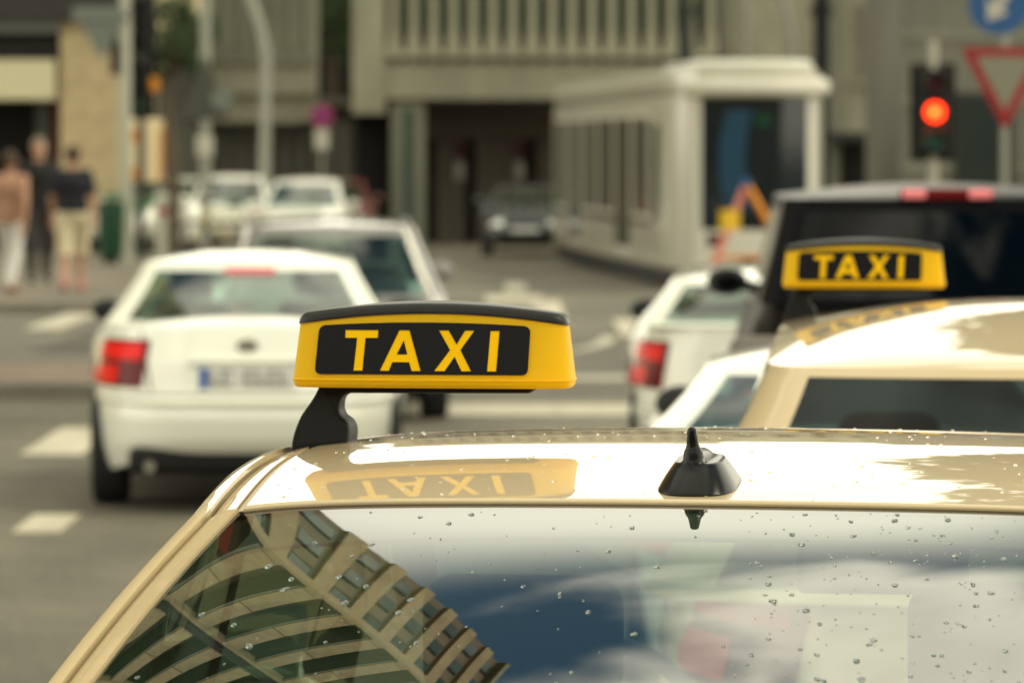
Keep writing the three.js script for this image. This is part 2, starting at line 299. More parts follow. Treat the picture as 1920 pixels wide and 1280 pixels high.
/* the cabin: rings stacked from belt to roof edge, panes and pillars split along the ring, closed by a crowned roof */
function cabin(car, o, glass = M.glass) {
  const c = o.cabin; // zf0 zf1 front base/top, zr0 zr1 rear base/top, w0 w1 half widths, y0 y1 belt/roof edge, crown, roofH
  const bow = 0.09, seg = []; // seg: [kind, point(k) list]
  const ringAt = k => {
    const e = Math.sin(k * Math.PI / 2) * 0.35 + k * 0.65, zf = lerp(c.zf0, c.zf1, k), zr = lerp(c.zr0, c.zr1, k * 0.8 + 0.2 * k * k), w = lerp(c.w0, c.w1, e * 0.7 + k * 0.3), y = z => lerp(pws(o.top, z), c.y1 - (c.rdrop ?? 0) * sst(c.zr1 - 1.1, c.zr1, z), k);
    const P = (x, z) => [x, y(z), z], rows = [];
    const fw = w * 0.86, rw = w * (c.rearW ?? 0.84), f = 0.13, r = c.rp ?? 0.2;
    const line = (n, g) => { const a = []; for (let i = 0; i <= n; i++) a.push(g(i / n)); return a; };
    const bz = (A, B, C, t) => [0, 1].map(i => (1 - t) ** 2 * A[i] + 2 * t * (1 - t) * B[i] + t * t * C[i]);
    rows.push(['windscreen', line(10, t => { const q = lerp(-1, 1, t); return P(q * fw, zf - bow * (1 - q * q)); })]);
    rows.push(['paint', line(5, t => P(...bz([fw, zf], [w, zf + 0.02], [w, zf + f], t)))]);
    const b = lerp(c.zb ?? (zf + zr) / 2, c.zb ?? (zf + zr) / 2, k), z0 = zf + f, z3 = zr - r;
    const side = s => [['side_window', line(4, t => P(s * w, lerp(z0, b - 0.03, t)))], ['paint', line(1, t => P(s * w, lerp(b - 0.03, b + 0.03, t)))], ['side_window', line(4, t => P(s * w, lerp(b + 0.03, z3, t)))]];
    rows.push(...side(1));
    rows.push(['paint', line(5, t => P(...bz([w, z3], [w, zr - 0.02], [rw, zr], t)))]);
    rows.push(['rear_window', line(10, t => { const q = lerp(1, -1, t); return P(q * rw, zr + bow * 0.8 * (1 - q * q)); })]);
    rows.push(['paint', line(5, t => P(...bz([-rw, zr], [-w, zr - 0.02], [-w, z3], t)))]);
    rows.push(...side(-1).reverse().map(([n, l]) => [n, l.slice().reverse()]));
    rows.push(['paint', line(5, t => P(...bz([-w, zf + f], [-w, zf + 0.02], [-fw, zf], t)))]);
    return rows;
  };
  const ks = [0, c.k0 ?? 0.06]; for (let i = 1; i < 8; i++) ks.push(lerp(c.k0 ?? 0.06, c.k1 ?? 0.9, i / 8)); ks.push(c.k1 ?? 0.9, 0.96, 1);
  const rings = ks.map(ringAt), paintG = [];
  const strip = (si, k0, k1, off = 0) => { const n = rings[0][si][1].length - 1; return gridG((u, v) => { const kk = Math.round(lerp(k0, k1, v)); const p = rings[kk][si][1][Math.round(u * n)].slice(); return p; }, n, k1 - k0); };
  rings[0].forEach(([kind], si) => {
    const last = ks.length - 1;
    if (kind === 'paint') paintG.push(strip(si, 0, last));
    else { paintG.push(strip(si, 0, 1), strip(si, last - 2, last)); part(kind, strip(si, 1, last - 2), kind === 'rear_window' && c.rearGlass ? c.rearGlass : glass, car); }
  });
  const rim = rings[ks.length - 1].flatMap(r => r[1].slice(0, -1)), NR = rim.length, zm = (c.zf1 + c.zr1) / 2;
  const roof = gridG((u, v) => { const p = rim[Math.round(u * NR) % NR], m = v; return [p[0] * (1 - m), p[1] + (c.roofH - c.y1) * (1 - (1 - m) ** 2.2) * (1 - 0.55 * Math.abs((p[2] - zm) / (c.zf1 - zm)) ** 2.5), lerp(p[2], zm + (p[2] - zm) * 0.86, m)]; }, NR, 8, true);
  part('cabin_shell', merged(paintG), o.pillars ?? o.paint, car);
  part('roof', roof, o.paint, car);
  // seats and dashboard seen through the panes
  for (const s of [-1, 1]) {
    const zs = c.zf0 + 1.05; const st = new THREE.Group(); st.name = 'front_seat'; car.add(st);
    part('backrest', rboxG(s * 0.36 - 0.22, s * 0.36 + 0.22, 0.5, c.y0 + 0.1, zs, zs + 0.16, 0.06), M.seat, st); part('headrest', rboxG(s * 0.36 - 0.13, s * 0.36 + 0.13, c.y0 + 0.13, c.y0 + 0.31, zs + 0.02, zs + 0.13, 0.05), M.seat, st);
  }
  part('rear_seat', rboxG(-c.w0 * 0.82, c.w0 * 0.82, 0.45, c.y0 + 0.03, c.zf0 + 2.0, c.zf0 + 2.2, 0.06), M.seat, car);
  part('dashboard', rboxG(-c.w0 * 0.86, c.w0 * 0.86, 0.6, c.y0 + 0.0, c.zf0 + 0.08, c.zf0 + 0.5, 0.06), M.dash, car);
}
const patchRear = (S, x0, x1, y0, y1, lift, m, name, car, nu = 8, nv = 4, t = 0.03, skew = 0) => part(name, slabG((u, v) => { const y = lerp(y0, y1, v), x = lerp(x0, x1, u) + skew * (v - 0.5) * Math.sign(x0 + x1); return [x, y, S.rearZ(x, y) + lift]; }, nu, nv, t), m, car);
const patchFront = (S, x0, x1, y0, y1, lift, m, name, car, nu = 8, nv = 4) => part(name, slabG((u, v) => { const y = lerp(y0, y1, v), x = lerp(x1, x0, u); return [x, y, S.frontZ(x, y) - lift]; }, nu, nv, 0.03), m, car);
function plateRear(S, car, x0, x1, y0, y1, text = '') {
  const z = S.rearZ(0, (y0 + y1) / 2) + 0.012, g = new THREE.Group(); g.name = 'number_plate'; car.add(g);
  part('plate', rboxG(x0, x1, y0, y1, z - 0.02, z, 0.006), M.plate, g); part('country_band', boxG(x0 + 0.004, x0 + 0.05, y0 + 0.004, y1 - 0.004, z, z + 0.003), M.plateBlue, g);
  const n = 7, w = (x1 - x0 - 0.09) / n; for (let i = 0; i < n; i++) if (i !== 2) { const a = x0 + 0.065 + i * w; part('character', merged([boxG(a, a + 0.011, y0 + 0.02, y1 - 0.02, z, z + 0.003), boxG(a + 0.014, a + w - 0.014, y0 + 0.02, y0 + 0.032, z, z + 0.003), ...(i % 2 ? [boxG(a + 0.014, a + w - 0.014, y1 - 0.032, y1 - 0.02, z, z + 0.003)] : [])]), M.plateInk, g); }
}
function mirrors(car, o, m = o.paint) { const c = o.cabin; for (const s of [-1, 1]) { const g = new THREE.Group(); g.name = 'side_mirror'; car.add(g); const x = s * (c.w0 + (o.mirrorOut ?? 0.11)), y = c.y0 + 0.03, z = c.zf0 + 0.42; part('housing', new THREE.SphereGeometry(1, 24, 16).scale(0.1, 0.068, 0.075).translate(x, y, z), m, g); part('mirror_glass', new THREE.CylinderGeometry(1, 1, 1, 28).rotateX(Math.PI / 2).scale(0.082, 0.054, 0.006).translate(x, y, z + 0.05), M.winDark, g); part('stalk', barG([s * (c.w0 - 0.04), y - 0.02, z], [x, y - 0.02, z], 0.025), M.plastic, g); } }
function makeCar(name, label, o, pos, turn, group) {
  const car = thing(name, label, 'car', pos, turn, group), S = lowerBody(car, o); cabin(car, o, o.glass ?? M.glass); mirrors(car, o, o.mirror ?? o.paint); o.extra?.(car, S, o); return car;
}
const SEDAN = (w, h, zr, zf, paintM) => ({ zr, zf, w, wr: 0.315, wheels: [zr - 0.95, zf + 0.92], paint: paintM,
  top: [[zf, 0.62], [zf + 0.25, 0.74], [zf + 1.15, 0.93], [zf + 1.5, 0.95], [zr - 0.9, 0.99], [zr - 0.25, 1.01], [zr, 0.97]],
  cabin: { zf0: zf + 1.15, zf1: zf + 2.05, zr0: zr - 0.62, zr1: zr - 1.22, w0: w * 0.9, w1: w * 0.66, y0: 0.97, y1: h - 0.06, roofH: h, k1: 0.86 } });
const WAGON = (w, h, zr, zf, paintM) => ({ ...SEDAN(w, h, zr, zf, paintM), top: [[zf, 0.64], [zf + 0.25, 0.76], [zf + 1.1, 0.95], [zf + 1.5, 0.97], [zr - 0.4, 1.02], [zr, 1.0]],
  rear: [[0, -0.10], [0.12, -0.02], [0.36, 0.0], [0.46, -0.05], [1, -0.08]],
  cabin: { zf0: zf + 1.05, zf1: zf + 1.85, zr0: zr - 0.13, zr1: zr - 0.42, w0: w * 0.9, w1: w * 0.68, y0: 0.98, y1: h - 0.06, roofH: h, k1: 0.86, zb: zf + 2.35 } });

function rearKit(o2) { return (car, S, o) => {
  for (const s of [-1, 1]) { const g = new THREE.Group(); g.name = 'tail_light'; car.add(g); const a = s * o.w * o2.x0, b = s * o.w * o2.x1; const h = o2.y1 - o2.y0;
    patchRear(S, Math.min(a, b), Math.max(a, b), o2.y0, o2.y1, 0.008, M.lampDeep, 'lens', g, 10, 6, 0.03, -0.05);
    patchRear(S, Math.min(a, b) + 0.02, Math.max(a, b) - 0.02, o2.y0 + h * 0.58, o2.y1 - h * 0.08, 0.014, M.lampRed, 'brake_light', g, 10, 4, 0.01, -0.02);
    const q = Math.abs(a) > Math.abs(b) ? [a, lerp(a, b, 0.55)] : [b, lerp(b, a, 0.55)];
    patchRear(S, Math.min(...q) + 0.015, Math.max(...q) - 0.015, o2.y0 + h * 0.08, o2.y0 + h * 0.45, 0.014, M.lampRed, 'rear_light', g, 8, 4, 0.01, -0.02); }
  if (o2.plate) plateRear(S, car, o2.plate[0], o2.plate[1], o2.plate[2], o2.plate[3]);
  if (o2.bumper) { part('bumper_lip', slabG((u, v) => { const x = lerp(-o.w * 0.93, o.w * 0.93, u), y = lerp(o2.bumper - 0.05, o2.bumper, v); return [x, y, S.rearZ(x, y) + 0.035 * Math.sin(v * Math.PI)]; }, 30, 5, 0.03), o.paint, car);
    part('bumper_seam', slabG((u, v) => { const x = lerp(-o.w * 0.93, o.w * 0.93, u), y = lerp(o2.bumper + 0.005, o2.bumper + 0.012, v); return [x, y, S.rearZ(x, y) + 0.003]; }, 30, 1, 0.01), M.seam, car); }
  part('rear_valance', rboxG(-o.w * 0.7, o.w * 0.7, 0.22, 0.36, o.zr - 0.4, o.zr - 0.06, 0.04), M.plastic, car);
}; }
function frontKit(car, S, o) {
  for (const s of [-1, 1]) patchFront(S, Math.min(s * o.w * 0.5, s * o.w * 0.88), Math.max(s * o.w * 0.5, s * o.w * 0.88), 0.56, 0.70, 0.008, M.lampClear, 'headlight', car);
  patchFront(S, -o.w * 0.4, o.w * 0.4, 0.56, 0.66, 0.006, M.plastic, 'grille', car); patchFront(S, -o.w * 0.6, o.w * 0.6, 0.3, 0.42, 0.006, M.plastic, 'air_intake', car);
  patchFront(S, -0.26, 0.26, 0.45, 0.55, 0.012, M.plate, 'number_plate', car);
}

// ---------------------------------------------------------------- the near taxi (its roof, rear window, cabin)
const YAW = -9 * Math.PI / 180;
const taxi = thing('taxi', 'ivory taxi nearest the camera with wet rear window and stubby roof antenna', 'taxi', [0.236, 0, -6.2], YAW);
{
  const W0 = 0.632, DR = 1.35;
  const yRoof = d => 1.495 + 0.1177 * d - 0.0798 * d * d;
  const yc = d => d < 0 ? 1.495 + 0.19 * d - 0.23 * d * d : d <= DR ? yRoof(d) : yRoof(DR) - 0.14 * (d - DR) - 0.33 * (d - DR) ** 2;
  const hw = d => d < 0 ? W0 - 0.23 * d : d <= DR ? W0 + 0.05 * Math.sin(d / DR * Math.PI) * 0.6 : W0 + 0.16 * (d - DR);
  const edge = d => d <= DR ? 0.013 : 0.013 + 0.05 * (d - DR);
  const plan = d => 0.05 * Math.exp(-((d / 0.5) ** 2)) - 0.09 * Math.exp(-(((d - DR) / 0.6) ** 2));
  // point on the upper body: q across (-1..1 is the roof), d forward of the roof's rear edge
  const P = (q, d, lift = 0) => { const a = Math.abs(q), y = yc(d) - 0.010 * q * q - edge(d) * a ** 7 - (d < 0 ? -d * 0.17 * a ** 2.6 : 0) - (a > 1 ? (a - 1) * 0.25 : 0); return [q * hw(d), y + lift, -(d + plan(d) * q * q)]; };
  const patch = (q0, q1, d0, d1, nu, nv, t = 0.004, lift = 0) => slabG((u, v) => P(lerp(q0, q1, u), lerp(d0, d1, v), lift), nu, nv, t);
  const roof = part('roof', patch(-0.955, 0.955, 0, DR, 90, 60, 0.003), M.ivory, taxi);
  part('roof_lip', slabG((u, v) => { const q = lerp(-0.955, 0.955, u), p = P(q, 0); return [p[0], p[1] - 0.0005 - v * 0.0035, p[2] + 0.001 + 0.003 * Math.sin(v * 3.14)]; }, 90, 4, 0.004), M.ivory, roof);
  const drainD = -0.72;
  for (const s of [-1, 1]) {
    const r = (a, b) => s > 0 ? [a, b] : [-b, -a];
    const ditch = part('roof_ditch', patch(...r(0.945, 0.995), -0.004, DR, 3, 50, 0.003, -0.011), M.seam, taxi);
    part('ditch_moulding', patch(...r(0.958, 0.972), 0.0, DR, 4, 50, 0.004, -0.0035), M.trimBand, ditch);
    const rail = part('roof_rail', patch(...r(0.976, 1.028), 0.004, DR, 6, 50, 0.006), M.ivory, taxi);
    part('rail_end', slabG((u, v) => { const p = P(lerp(...r(0.976, 1.028), u), 0.003); return [p[0], p[1] - v * 0.012, p[2] + 0.002]; }, 4, 2, 0.003), M.plastic, rail);
    // side frame: rolls over from the rail down to the window head
    part('side_frame', slabG((u, v) => { const d = lerp(drainD, 2.0, v), a = u * 1.25, p = P(s * 1.034, d), R = 0.028; return [p[0] + s * (R * Math.sin(a) + Math.max(0, u - 0.8) * 0.06), p[1] - R * (1 - Math.cos(a)) - Math.max(0, u - 0.6) * 0.12, p[2]]; }, 10, 70, 0.012), M.ivory, taxi);
    part('pillar_strip', patch(...r(0.968, 1.03), drainD, -0.003, 6, 40, 0.006, 0.002), M.ivory, taxi);
    part('front_pillar', patch(...r(0.93, 1.03), DR + 0.003, 2.1, 6, 30, 0.006), M.ivory, taxi);
    // side glass and rear quarter down to the belt
    const side = (d0, d1, m, name) => part(name, slabG((u, v) => { const d = lerp(d0, d1, v), p = P(s * 1.034, d), y0 = p[1] - 0.068, x0 = p[0] + s * 0.038; return [lerp(x0, s * 0.835, u), lerp(y0, Math.min(y0 - 0.02, 0.96), u), p[2]]; }, 6, 20, 0.004), m, taxi);
    side(-0.72, -0.22, M.ivory, 'rear_quarter'); side(-0.22, 0.62, M.glass, 'side_window'); side(0.62, 0.70, M.plastic, 'centre_pillar'); side(0.70, 1.95, M.glass, 'side_window');
  }
  part('rear_seal', patch(-0.965, 0.965, -0.012, 0.004, 60, 2, 0.003, -0.006), M.seam, taxi);
  const rw = part('rear_window', gridG((u, v) => P(lerp(-0.962, 0.962, u), lerp(-0.74, -0.004, v), -0.003), 90, 60), M.glassRear, taxi);
  part('windscreen', gridG((u, v) => P(lerp(-0.925, 0.925, u), lerp(DR + 0.01, 2.15, v), -0.002), 30, 20), M.glass, taxi);
  part('header_trim', patch(-0.9, 0.9, -0.115, 0.02, 40, 8, 0.006, -0.012), M.header, taxi);
  part('headliner', patch(-0.9, 0.9, 0.02, DR - 0.02, 30, 30, 0.01, -0.045), M.lining, taxi);
  // raindrops: flattened beads
  const bead = (p, n, r) => { const g = new THREE.SphereGeometry(1, 12, 8); g.scale(r * (0.9 + rnd() * 0.3), r * 0.55, r * (0.9 + rnd() * 0.4)); g.applyQuaternion(new THREE.Quaternion().setFromUnitVectors(V(0, 1, 0), n)); return g.translate(p.x, p.y, p.z); };
  const nrm = (q, d) => { const a = V(...P(q + 0.01, d)).sub(V(...P(q - 0.01, d))), b = V(...P(q, d + 0.01)).sub(V(...P(q, d - 0.01))); return a.cross(b).normalize().multiplyScalar(1); };
  const beads = [];
  for (let i = 0; i < 420; i++) {
    let q = rnd() * 1.8 - 0.9; if (rnd() < 0.55) q = 0.12 + rnd() * 0.6;
    const d = -0.03 - rnd() * 0.55, n = nrm(q, d); if (n.y < 0) n.negate();
    const r = 0.0011 + 0.0030 * rnd() ** 3.0, p = V(...P(q, d, -0.003)).addScaledVector(n, r * 0.12); beads.push(bead(p, n, r));
    if (r > 0.0022) { const a = rnd() * 6.28, r2 = r * (0.4 + rnd() * 0.4), p2 = V(...P(q + Math.cos(a) * r * 1.4, d + Math.sin(a) * r, -0.003)).addScaledVector(n, r2 * 0.12); beads.push(bead(p2, n, r2)); }
  }
  tag(part('raindrops', merged(beads), M.drop, rw), null, null, null, 'stuff');
  const rb = [];
  for (let i = 0; i < 300; i++) { const q = rnd() * 1.84 - 0.92, d = rnd() < 0.4 ? 0.65 + rnd() * 0.5 : rnd() * 0.6, n = nrm(q, d); if (n.y < 0) n.negate(); const r = 0.0008 + 0.0022 * rnd() ** 2; rb.push(bead(V(...P(q, d)).addScaledVector(n, r * 0.1), n, r)); }
  tag(part('raindrops', merged(rb), M.drop, roof), null, null, null, 'stuff');
  // roof antenna
  const ant = new THREE.Group(); ant.name = 'roof_antenna'; taxi.add(ant);
  { const p = P(-0.012, 0.095); ant.position.set(p[0], p[1] - 0.001, p[2]); ant.scale.set(1.02, 0.9, 1.05); ant.rotation.x = 0.08; }
  const base = (x, y, z) => { const h = Math.max(0, Math.min(0.05, y)), k = 1 - 0.46 * (h / 0.042) ** 1.15, zz = z + 0.1 * h, f = ((Math.abs(x) / (0.052 * k)) ** 3 + (Math.abs(zz + 0.03) / (0.09 * k)) ** 3) ** (1 / 3) - 1; return Math.max(f * 0.04, y - 0.040, -y); };
  const field = (x, y, z) => { let f = base(x, y, z); f = smin(f, cap(x, y, z, [-0.004, 0.015, 0.012], [-0.004, 0.052, 0.006], 0.015, 0.0118), 0.007); f = smin(f, cap(x, y, z, [-0.004, 0.05, 0.0], [-0.002, 0.036, -0.06], 0.0105, 0.016), 0.009); return Math.max(smin(f, cap(x, y, z, [-0.004, 0.05, 0.006], [-0.0055, 0.087, 0.006], 0.0102, 0.006), 0.004), -y); };
  part('fin_base', sdfG(field, [-0.062, -0.004, -0.14], [0.062, 0.1, 0.075], 0.0022), M.satin, ant);
  part('gasket', new THREE.CylinderGeometry(0.05, 0.051, 0.004, 40).scale(0.98, 1, 1.7).translate(0, 0.001, -0.03), M.rubber, ant);
  // cabin interior
  const seat = (x, z, yb, m, wide, headW, headY, headH, name) => { const g = new THREE.Group(); g.name = name; taxi.add(g);
    part('backrest', rboxG(x - wide, x + wide, 0.5, yb, z, z + 0.16, 0.07, 4), m, g);
    part('headrest', rboxG(x - headW, x + headW, headY, headY + headH, z + 0.03, z + 0.13, 0.048, 5), m, g);
    for (const s of [-1, 1]) part('post', barG([x + s * 0.06, yb - 0.04, z + 0.08], [x + s * 0.06, headY + 0.03, z + 0.08], 0.006), M.chrome, g); };
  seat(-0.36, -0.95, 1.10, M.seat, 0.25, 0.15, 1.13, 0.19, 'front_seat'); seat(0.36, -0.95, 1.10, M.seat, 0.25, 0.15, 1.13, 0.19, 'front_seat');
  const bench = new THREE.Group(); bench.name = 'rear_seat'; taxi.add(bench);
  part('backrest', rboxG(-0.68, 0.68, 0.45, 1.06, 0.0, 0.18, 0.07, 4), M.seatRed, bench);
  for (const x of [-0.36, 0.02, 0.40]) { const o2 = x === 0.02; part('headrest', rboxG(x - (o2 ? 0.11 : 0.14), x + (o2 ? 0.11 : 0.14), 1.06, o2 ? 1.17 : 1.21, 0.06, 0.16, 0.045, 5), o2 ? M.seatRed : M.seat, bench); }
  part('parcel_shelf', rboxG(-0.7, 0.7, 1.03, 1.05, 0.16, 0.78, 0.01), M.dash, taxi);
  part('dashboard', rboxG(-0.7, 0.7, 0.7, 0.98, -2.35, -1.75, 0.06), M.dash, taxi);
  part('steering_wheel', new THREE.TorusGeometry(0.18, 0.014, 10, 36).rotateX(-0.4).translate(-0.36, 0.97, -1.62), M.dash, taxi);
  const mir = new THREE.Group(); mir.name = 'interior_mirror'; taxi.add(mir);
  part('housing', rboxG(-0.01, 0.265, 1.245, 1.335, -1.46, -1.43, 0.03, 5), M.dash, mir); part('mirror_glass', rboxG(0.0, 0.255, 1.255, 1.325, -1.43, -1.424, 0.02, 5), M.winDark, mir); part('stalk', barG([0.13, 1.33, -1.45], [0.13, 1.44, -1.47], 0.012), M.dash, mir);
  const o = { zr: 1.62, zf: -3.2, w: 0.9, wr: 0.33, wheels: [0.62, -2.25], paint: M.ivory, top: [[-3.2, 0.62], [-2.9, 0.75], [-2.2, 0.95], [-1.6, 0.97], [0.7, 1.0], [0.95, 1.08], [1.35, 1.08], [1.62, 1.04]], cabin: { w0: 0.84, y0: 0.98, zf0: -2.2 } };
  // open-topped lower body: shoulder deck only over bonnet and boot
  const S = bodyShape(o), NA = 220, th = resample(a => { const p = S.pt(a, 0.5); return [p[0], p[2]]; }, NA); th.push(th[0] + 2 * Math.PI);
  part('body', gridG((u, v) => S.pt(th[Math.round(u * NA)], v), NA, 16, true), M.ivory, taxi);
  const deckAt = (z0, z1, crown) => slabG((u, v) => { const z = lerp(z0, z1, v), hwid = 0.9 * 0.93 * Math.max(0.3, (1 - Math.abs((z - S.zc) / (S.hl - 0.14)) ** 4.2)) ** (1 / 4.2), x = lerp(-1, 1, u) * hwid; return [x, pws(o.top, z) + 0.003 + crown * Math.min(1, Math.sqrt(Math.max(0, (Math.abs(z0 > 0 ? z0 - z : z - z1)) / 0.35))) * (1 - (x / hwid) ** 2), z]; }, 24, 20, 0.01);
  part('boot_lid', deckAt(1.44, 0.66, 0.05), M.ivory, taxi); part('bonnet', deckAt(-2.05, -2.95, 0.05), M.ivory, taxi);
  wheelParts(taxi, o); mirrors(taxi, o);
  rearKit({ x0: 0.52, x1: 0.96, y0: 0.72, y1: 0.95, plate: [-0.26, 0.26, 0.74, 0.85], bumper: 0.64 })(taxi, S, o); frontKit(taxi, S, o);
}

// ---------------------------------------------------------------- roof signs
function roofSign(label, pos, turn) {
  const s = thing('taxi_roof_sign', label, 'roof sign', pos, turn, 'taxi roof signs');
  const U = 1286, X = p => (p - 815) / U, Y = p => (835 - p) / U;
  const yb = Y(722), arch = x => Y(607) + 0.0175 * (1 - (x / 0.205) ** 2);
  const Wd = v => lerp(0.2065, 0.1965, v), Dp = v => lerp(0.062, 0.037, v);
  const ringPt = (a, w, d, n = 7) => { const c = Math.cos(a), q = Math.sin(a), e = 2 / n; return [w * Math.sign(c) * Math.abs(c) ** e, d * Math.sign(q) * Math.abs(q) ** (2 / 5)]; };
  const ths = resample(a => ringPt(a, 0.2, 0.05), 200); ths.push(ths[0] + 2 * Math.PI);
  // translucent housing
  const body = gridG((u, v) => { const a = ths[Math.round(u * 200)]; const lip = v < 0.12 ? -0.006 * (1 - v / 0.12) + (v < 0.03 ? -0.004 : 0) : 0; const [x, z] = ringPt(a, Wd(v) + lip * 0.6, Dp(v) + lip); return [x, lerp(yb - 0.002, arch(x), v), z]; }, 200, 33, true);
  const floorG = gridG((u, v) => { const [x, z] = ringPt(ths[Math.round(u * 200)], Wd(0) - 0.0075, Dp(0) - 0.011); return [x * (1 - v), yb - 0.002, z * (1 - v)]; }, 200, 4, true);
  const housing = part('housing', merged([body, floorG]), M.signYellow, s);
  part('base_rib', gridG((u, v) => { const a = ths[Math.round(u * 200)], [x, z] = ringPt(a, Wd(0.1) + 0.0012 * Math.sin(v * Math.PI), Dp(0.1) + 0.0012 * Math.sin(v * Math.PI)); return [x, lerp(yb + 0.0085, yb + 0.0115, v), z]; }, 200, 4, true), M.signYellow, housing);
  const capG = gridG((u, v) => { const a = ths[Math.round(u * 200)], r = Math.min(1, v / 0.55), b = r * Math.PI / 2, m = v > 0.55 ? (v - 0.55) / 0.45 : 0; const inset = 0.014 * (1 - Math.cos(b)); const [x, z] = ringPt(a, 0.1985 - inset, 0.0395 - inset); const xx = x * (1 - m), zz = z * (1 - m); return [xx, arch(xx) - 0.0015 + 0.0155 * Math.sin(b) + 0.003 * m, zz]; }, 200, 20, true);
  part('cap', capG, M.signCap, s);
  // black panel with the lettering cut through it, lying on the sloping faces
  const lean = Math.atan((Dp(0) - Dp(1)) / (arch(0) - yb)), face = (y) => lerp(0.062, 0.037, (y - yb) / (arch(0.1) - yb));
  const poly = pts => { const h = new THREE.Path(); pts.forEach(([x, y], i) => i ? h.lineTo(X(x), Y(y)) : h.moveTo(X(x), Y(y))); h.closePath(); return h; };
  const sh = pts => { const h = new THREE.Shape(); pts.forEach(([x, y], i) => i ? h.lineTo(X(x), Y(y)) : h.moveTo(X(x), Y(y))); h.closePath(); return h; };
  const T = [[655, 617], [717, 617], [717, 631.5], [693.5, 631.5], [690, 692], [673, 692], [677.5, 631.5], [655, 631.5]];
  const A = [[757, 617], [776, 617], [800, 692], [783, 692], [777.5, 676], [746, 676], [740, 692], [723, 692]], Ah = [[766, 636], [773.5, 661.5], [754, 661.5]];
  const Xl = [[832, 617], [850, 617], [866, 643], [881, 617], [898.5, 617], [873.5, 653], [895, 692], [877, 692], [863, 665.5], [845, 692], [825.5, 692], [854, 653]];
  const I = [[929, 617.5], [946, 617.5], [942, 692], [925, 692]];
  const panel = new THREE.Shape(); const px0 = 600, px1 = 1001, py1 = 699, r = 12;
  panel.moveTo(X(px0 + r), Y(py1)); panel.lineTo(X(px1 - r), Y(py1)); panel.quadraticCurveTo(X(px1), Y(py1), X(px1 + 0.5), Y(py1 - r)); panel.lineTo(X(px1 + 2.5), Y(610 + r)); panel.quadraticCurveTo(X(px1 + 3), Y(609), X(px1 - r), Y(608));
  panel.quadraticCurveTo(X(800), Y(597), X(px0 + 18), Y(608)); panel.quadraticCurveTo(X(px0 + 5), Y(609), X(px0 + 4), Y(610 + r)); panel.lineTo(X(px0), Y(py1 - r)); panel.quadraticCurveTo(X(px0), Y(py1), X(px0 + r), Y(py1));
  const ext = (shape, z, t) => { const g = new THREE.ExtrudeGeometry(shape, { depth: t, bevelEnabled: false, curveSegments: 16 }); const p = g.attributes.position; for (let i = 0; i < p.count; i++) p.setZ(i, p.getZ(i) + face(p.getY(i)) + z); g.computeVertexNormals(); return g; };
  for (const f of [0, 1]) {
    const rot = g => f ? g.rotateY(Math.PI) : g;
    const holes = panel.clone(); holes.holes = [T, A, Xl, I].map(poly);
    const pn = part('black_panel', rot(merged([ext(holes, 0.0003, 0.0011), ext(sh(Ah), 0.0003, 0.0011)])), M.signBlack, s);
    for (const [nm, pts, hole] of [['letter_t', T], ['letter_a', A, Ah], ['letter_x', Xl], ['letter_i', I]]) { const q = sh(pts); if (hole) q.holes.push(poly(hole)); part(nm, rot(ext(q, 0.0004, 0.0004)), M.signLetter, pn); }
  }
  void lean;
  // arm: foot on the roof edge, neck, bar under the housing
  const zx = (x, y) => [X(500 + x / 3), Y(520 + y / 3)];
  const out = new THREE.Shape(), L = [[150, 985], [154, 945], [163, 885], [182, 822], [203, 772], [236, 722], [268, 672], [288, 632], [300, 606], [1520, 606], [1515, 628], [1490, 645], [480, 650], [450, 658], [428, 680], [418, 715], [418, 745], [430, 775], [455, 795], [472, 815], [482, 845], [484, 880], [478, 915], [470, 985]].map(p => zx(...p));
  out.moveTo(...L[0]); out.lineTo(...L[1]); out.splineThru(L.slice(2, 9).map(p => new THREE.Vector2(...p))); out.lineTo(...L[9]); out.lineTo(...L[10]); out.lineTo(...L[11]); out.lineTo(...L[12]); out.splineThru(L.slice(13, 23).map(p => new THREE.Vector2(...p))); out.lineTo(...L[23]); out.closePath();
  const arm = new THREE.ExtrudeGeometry(out, { depth: 0.05, bevelEnabled: true, bevelThickness: 0.012, bevelSize: 0.004, bevelOffset: -0.004, bevelSegments: 4, curveSegments: 20 });
  const ap = arm.attributes.position; for (let i = 0; i < ap.count; i++) { const y = ap.getY(i), k = lerp(1.35, 0.62, sst(-0.01, 0.085, y)); ap.setZ(i, (ap.getZ(i) - 0.025) * k); } arm.computeVertexNormals();
  part('arm', arm, M.matt, s);
  return s;
}
const sign1 = roofSign('yellow TAXI roof sign in sharp focus on the nearest taxi', [PX(815, 7.0), PY(835, 7.0), -7.0], -8 * Math.PI / 180);
copyOf(sign1, 'smaller blurred yellow TAXI roof sign on the second taxi at right', [PX(1620, 12.16), PY(603, 12.16), -12.16], -4 * Math.PI / 180);

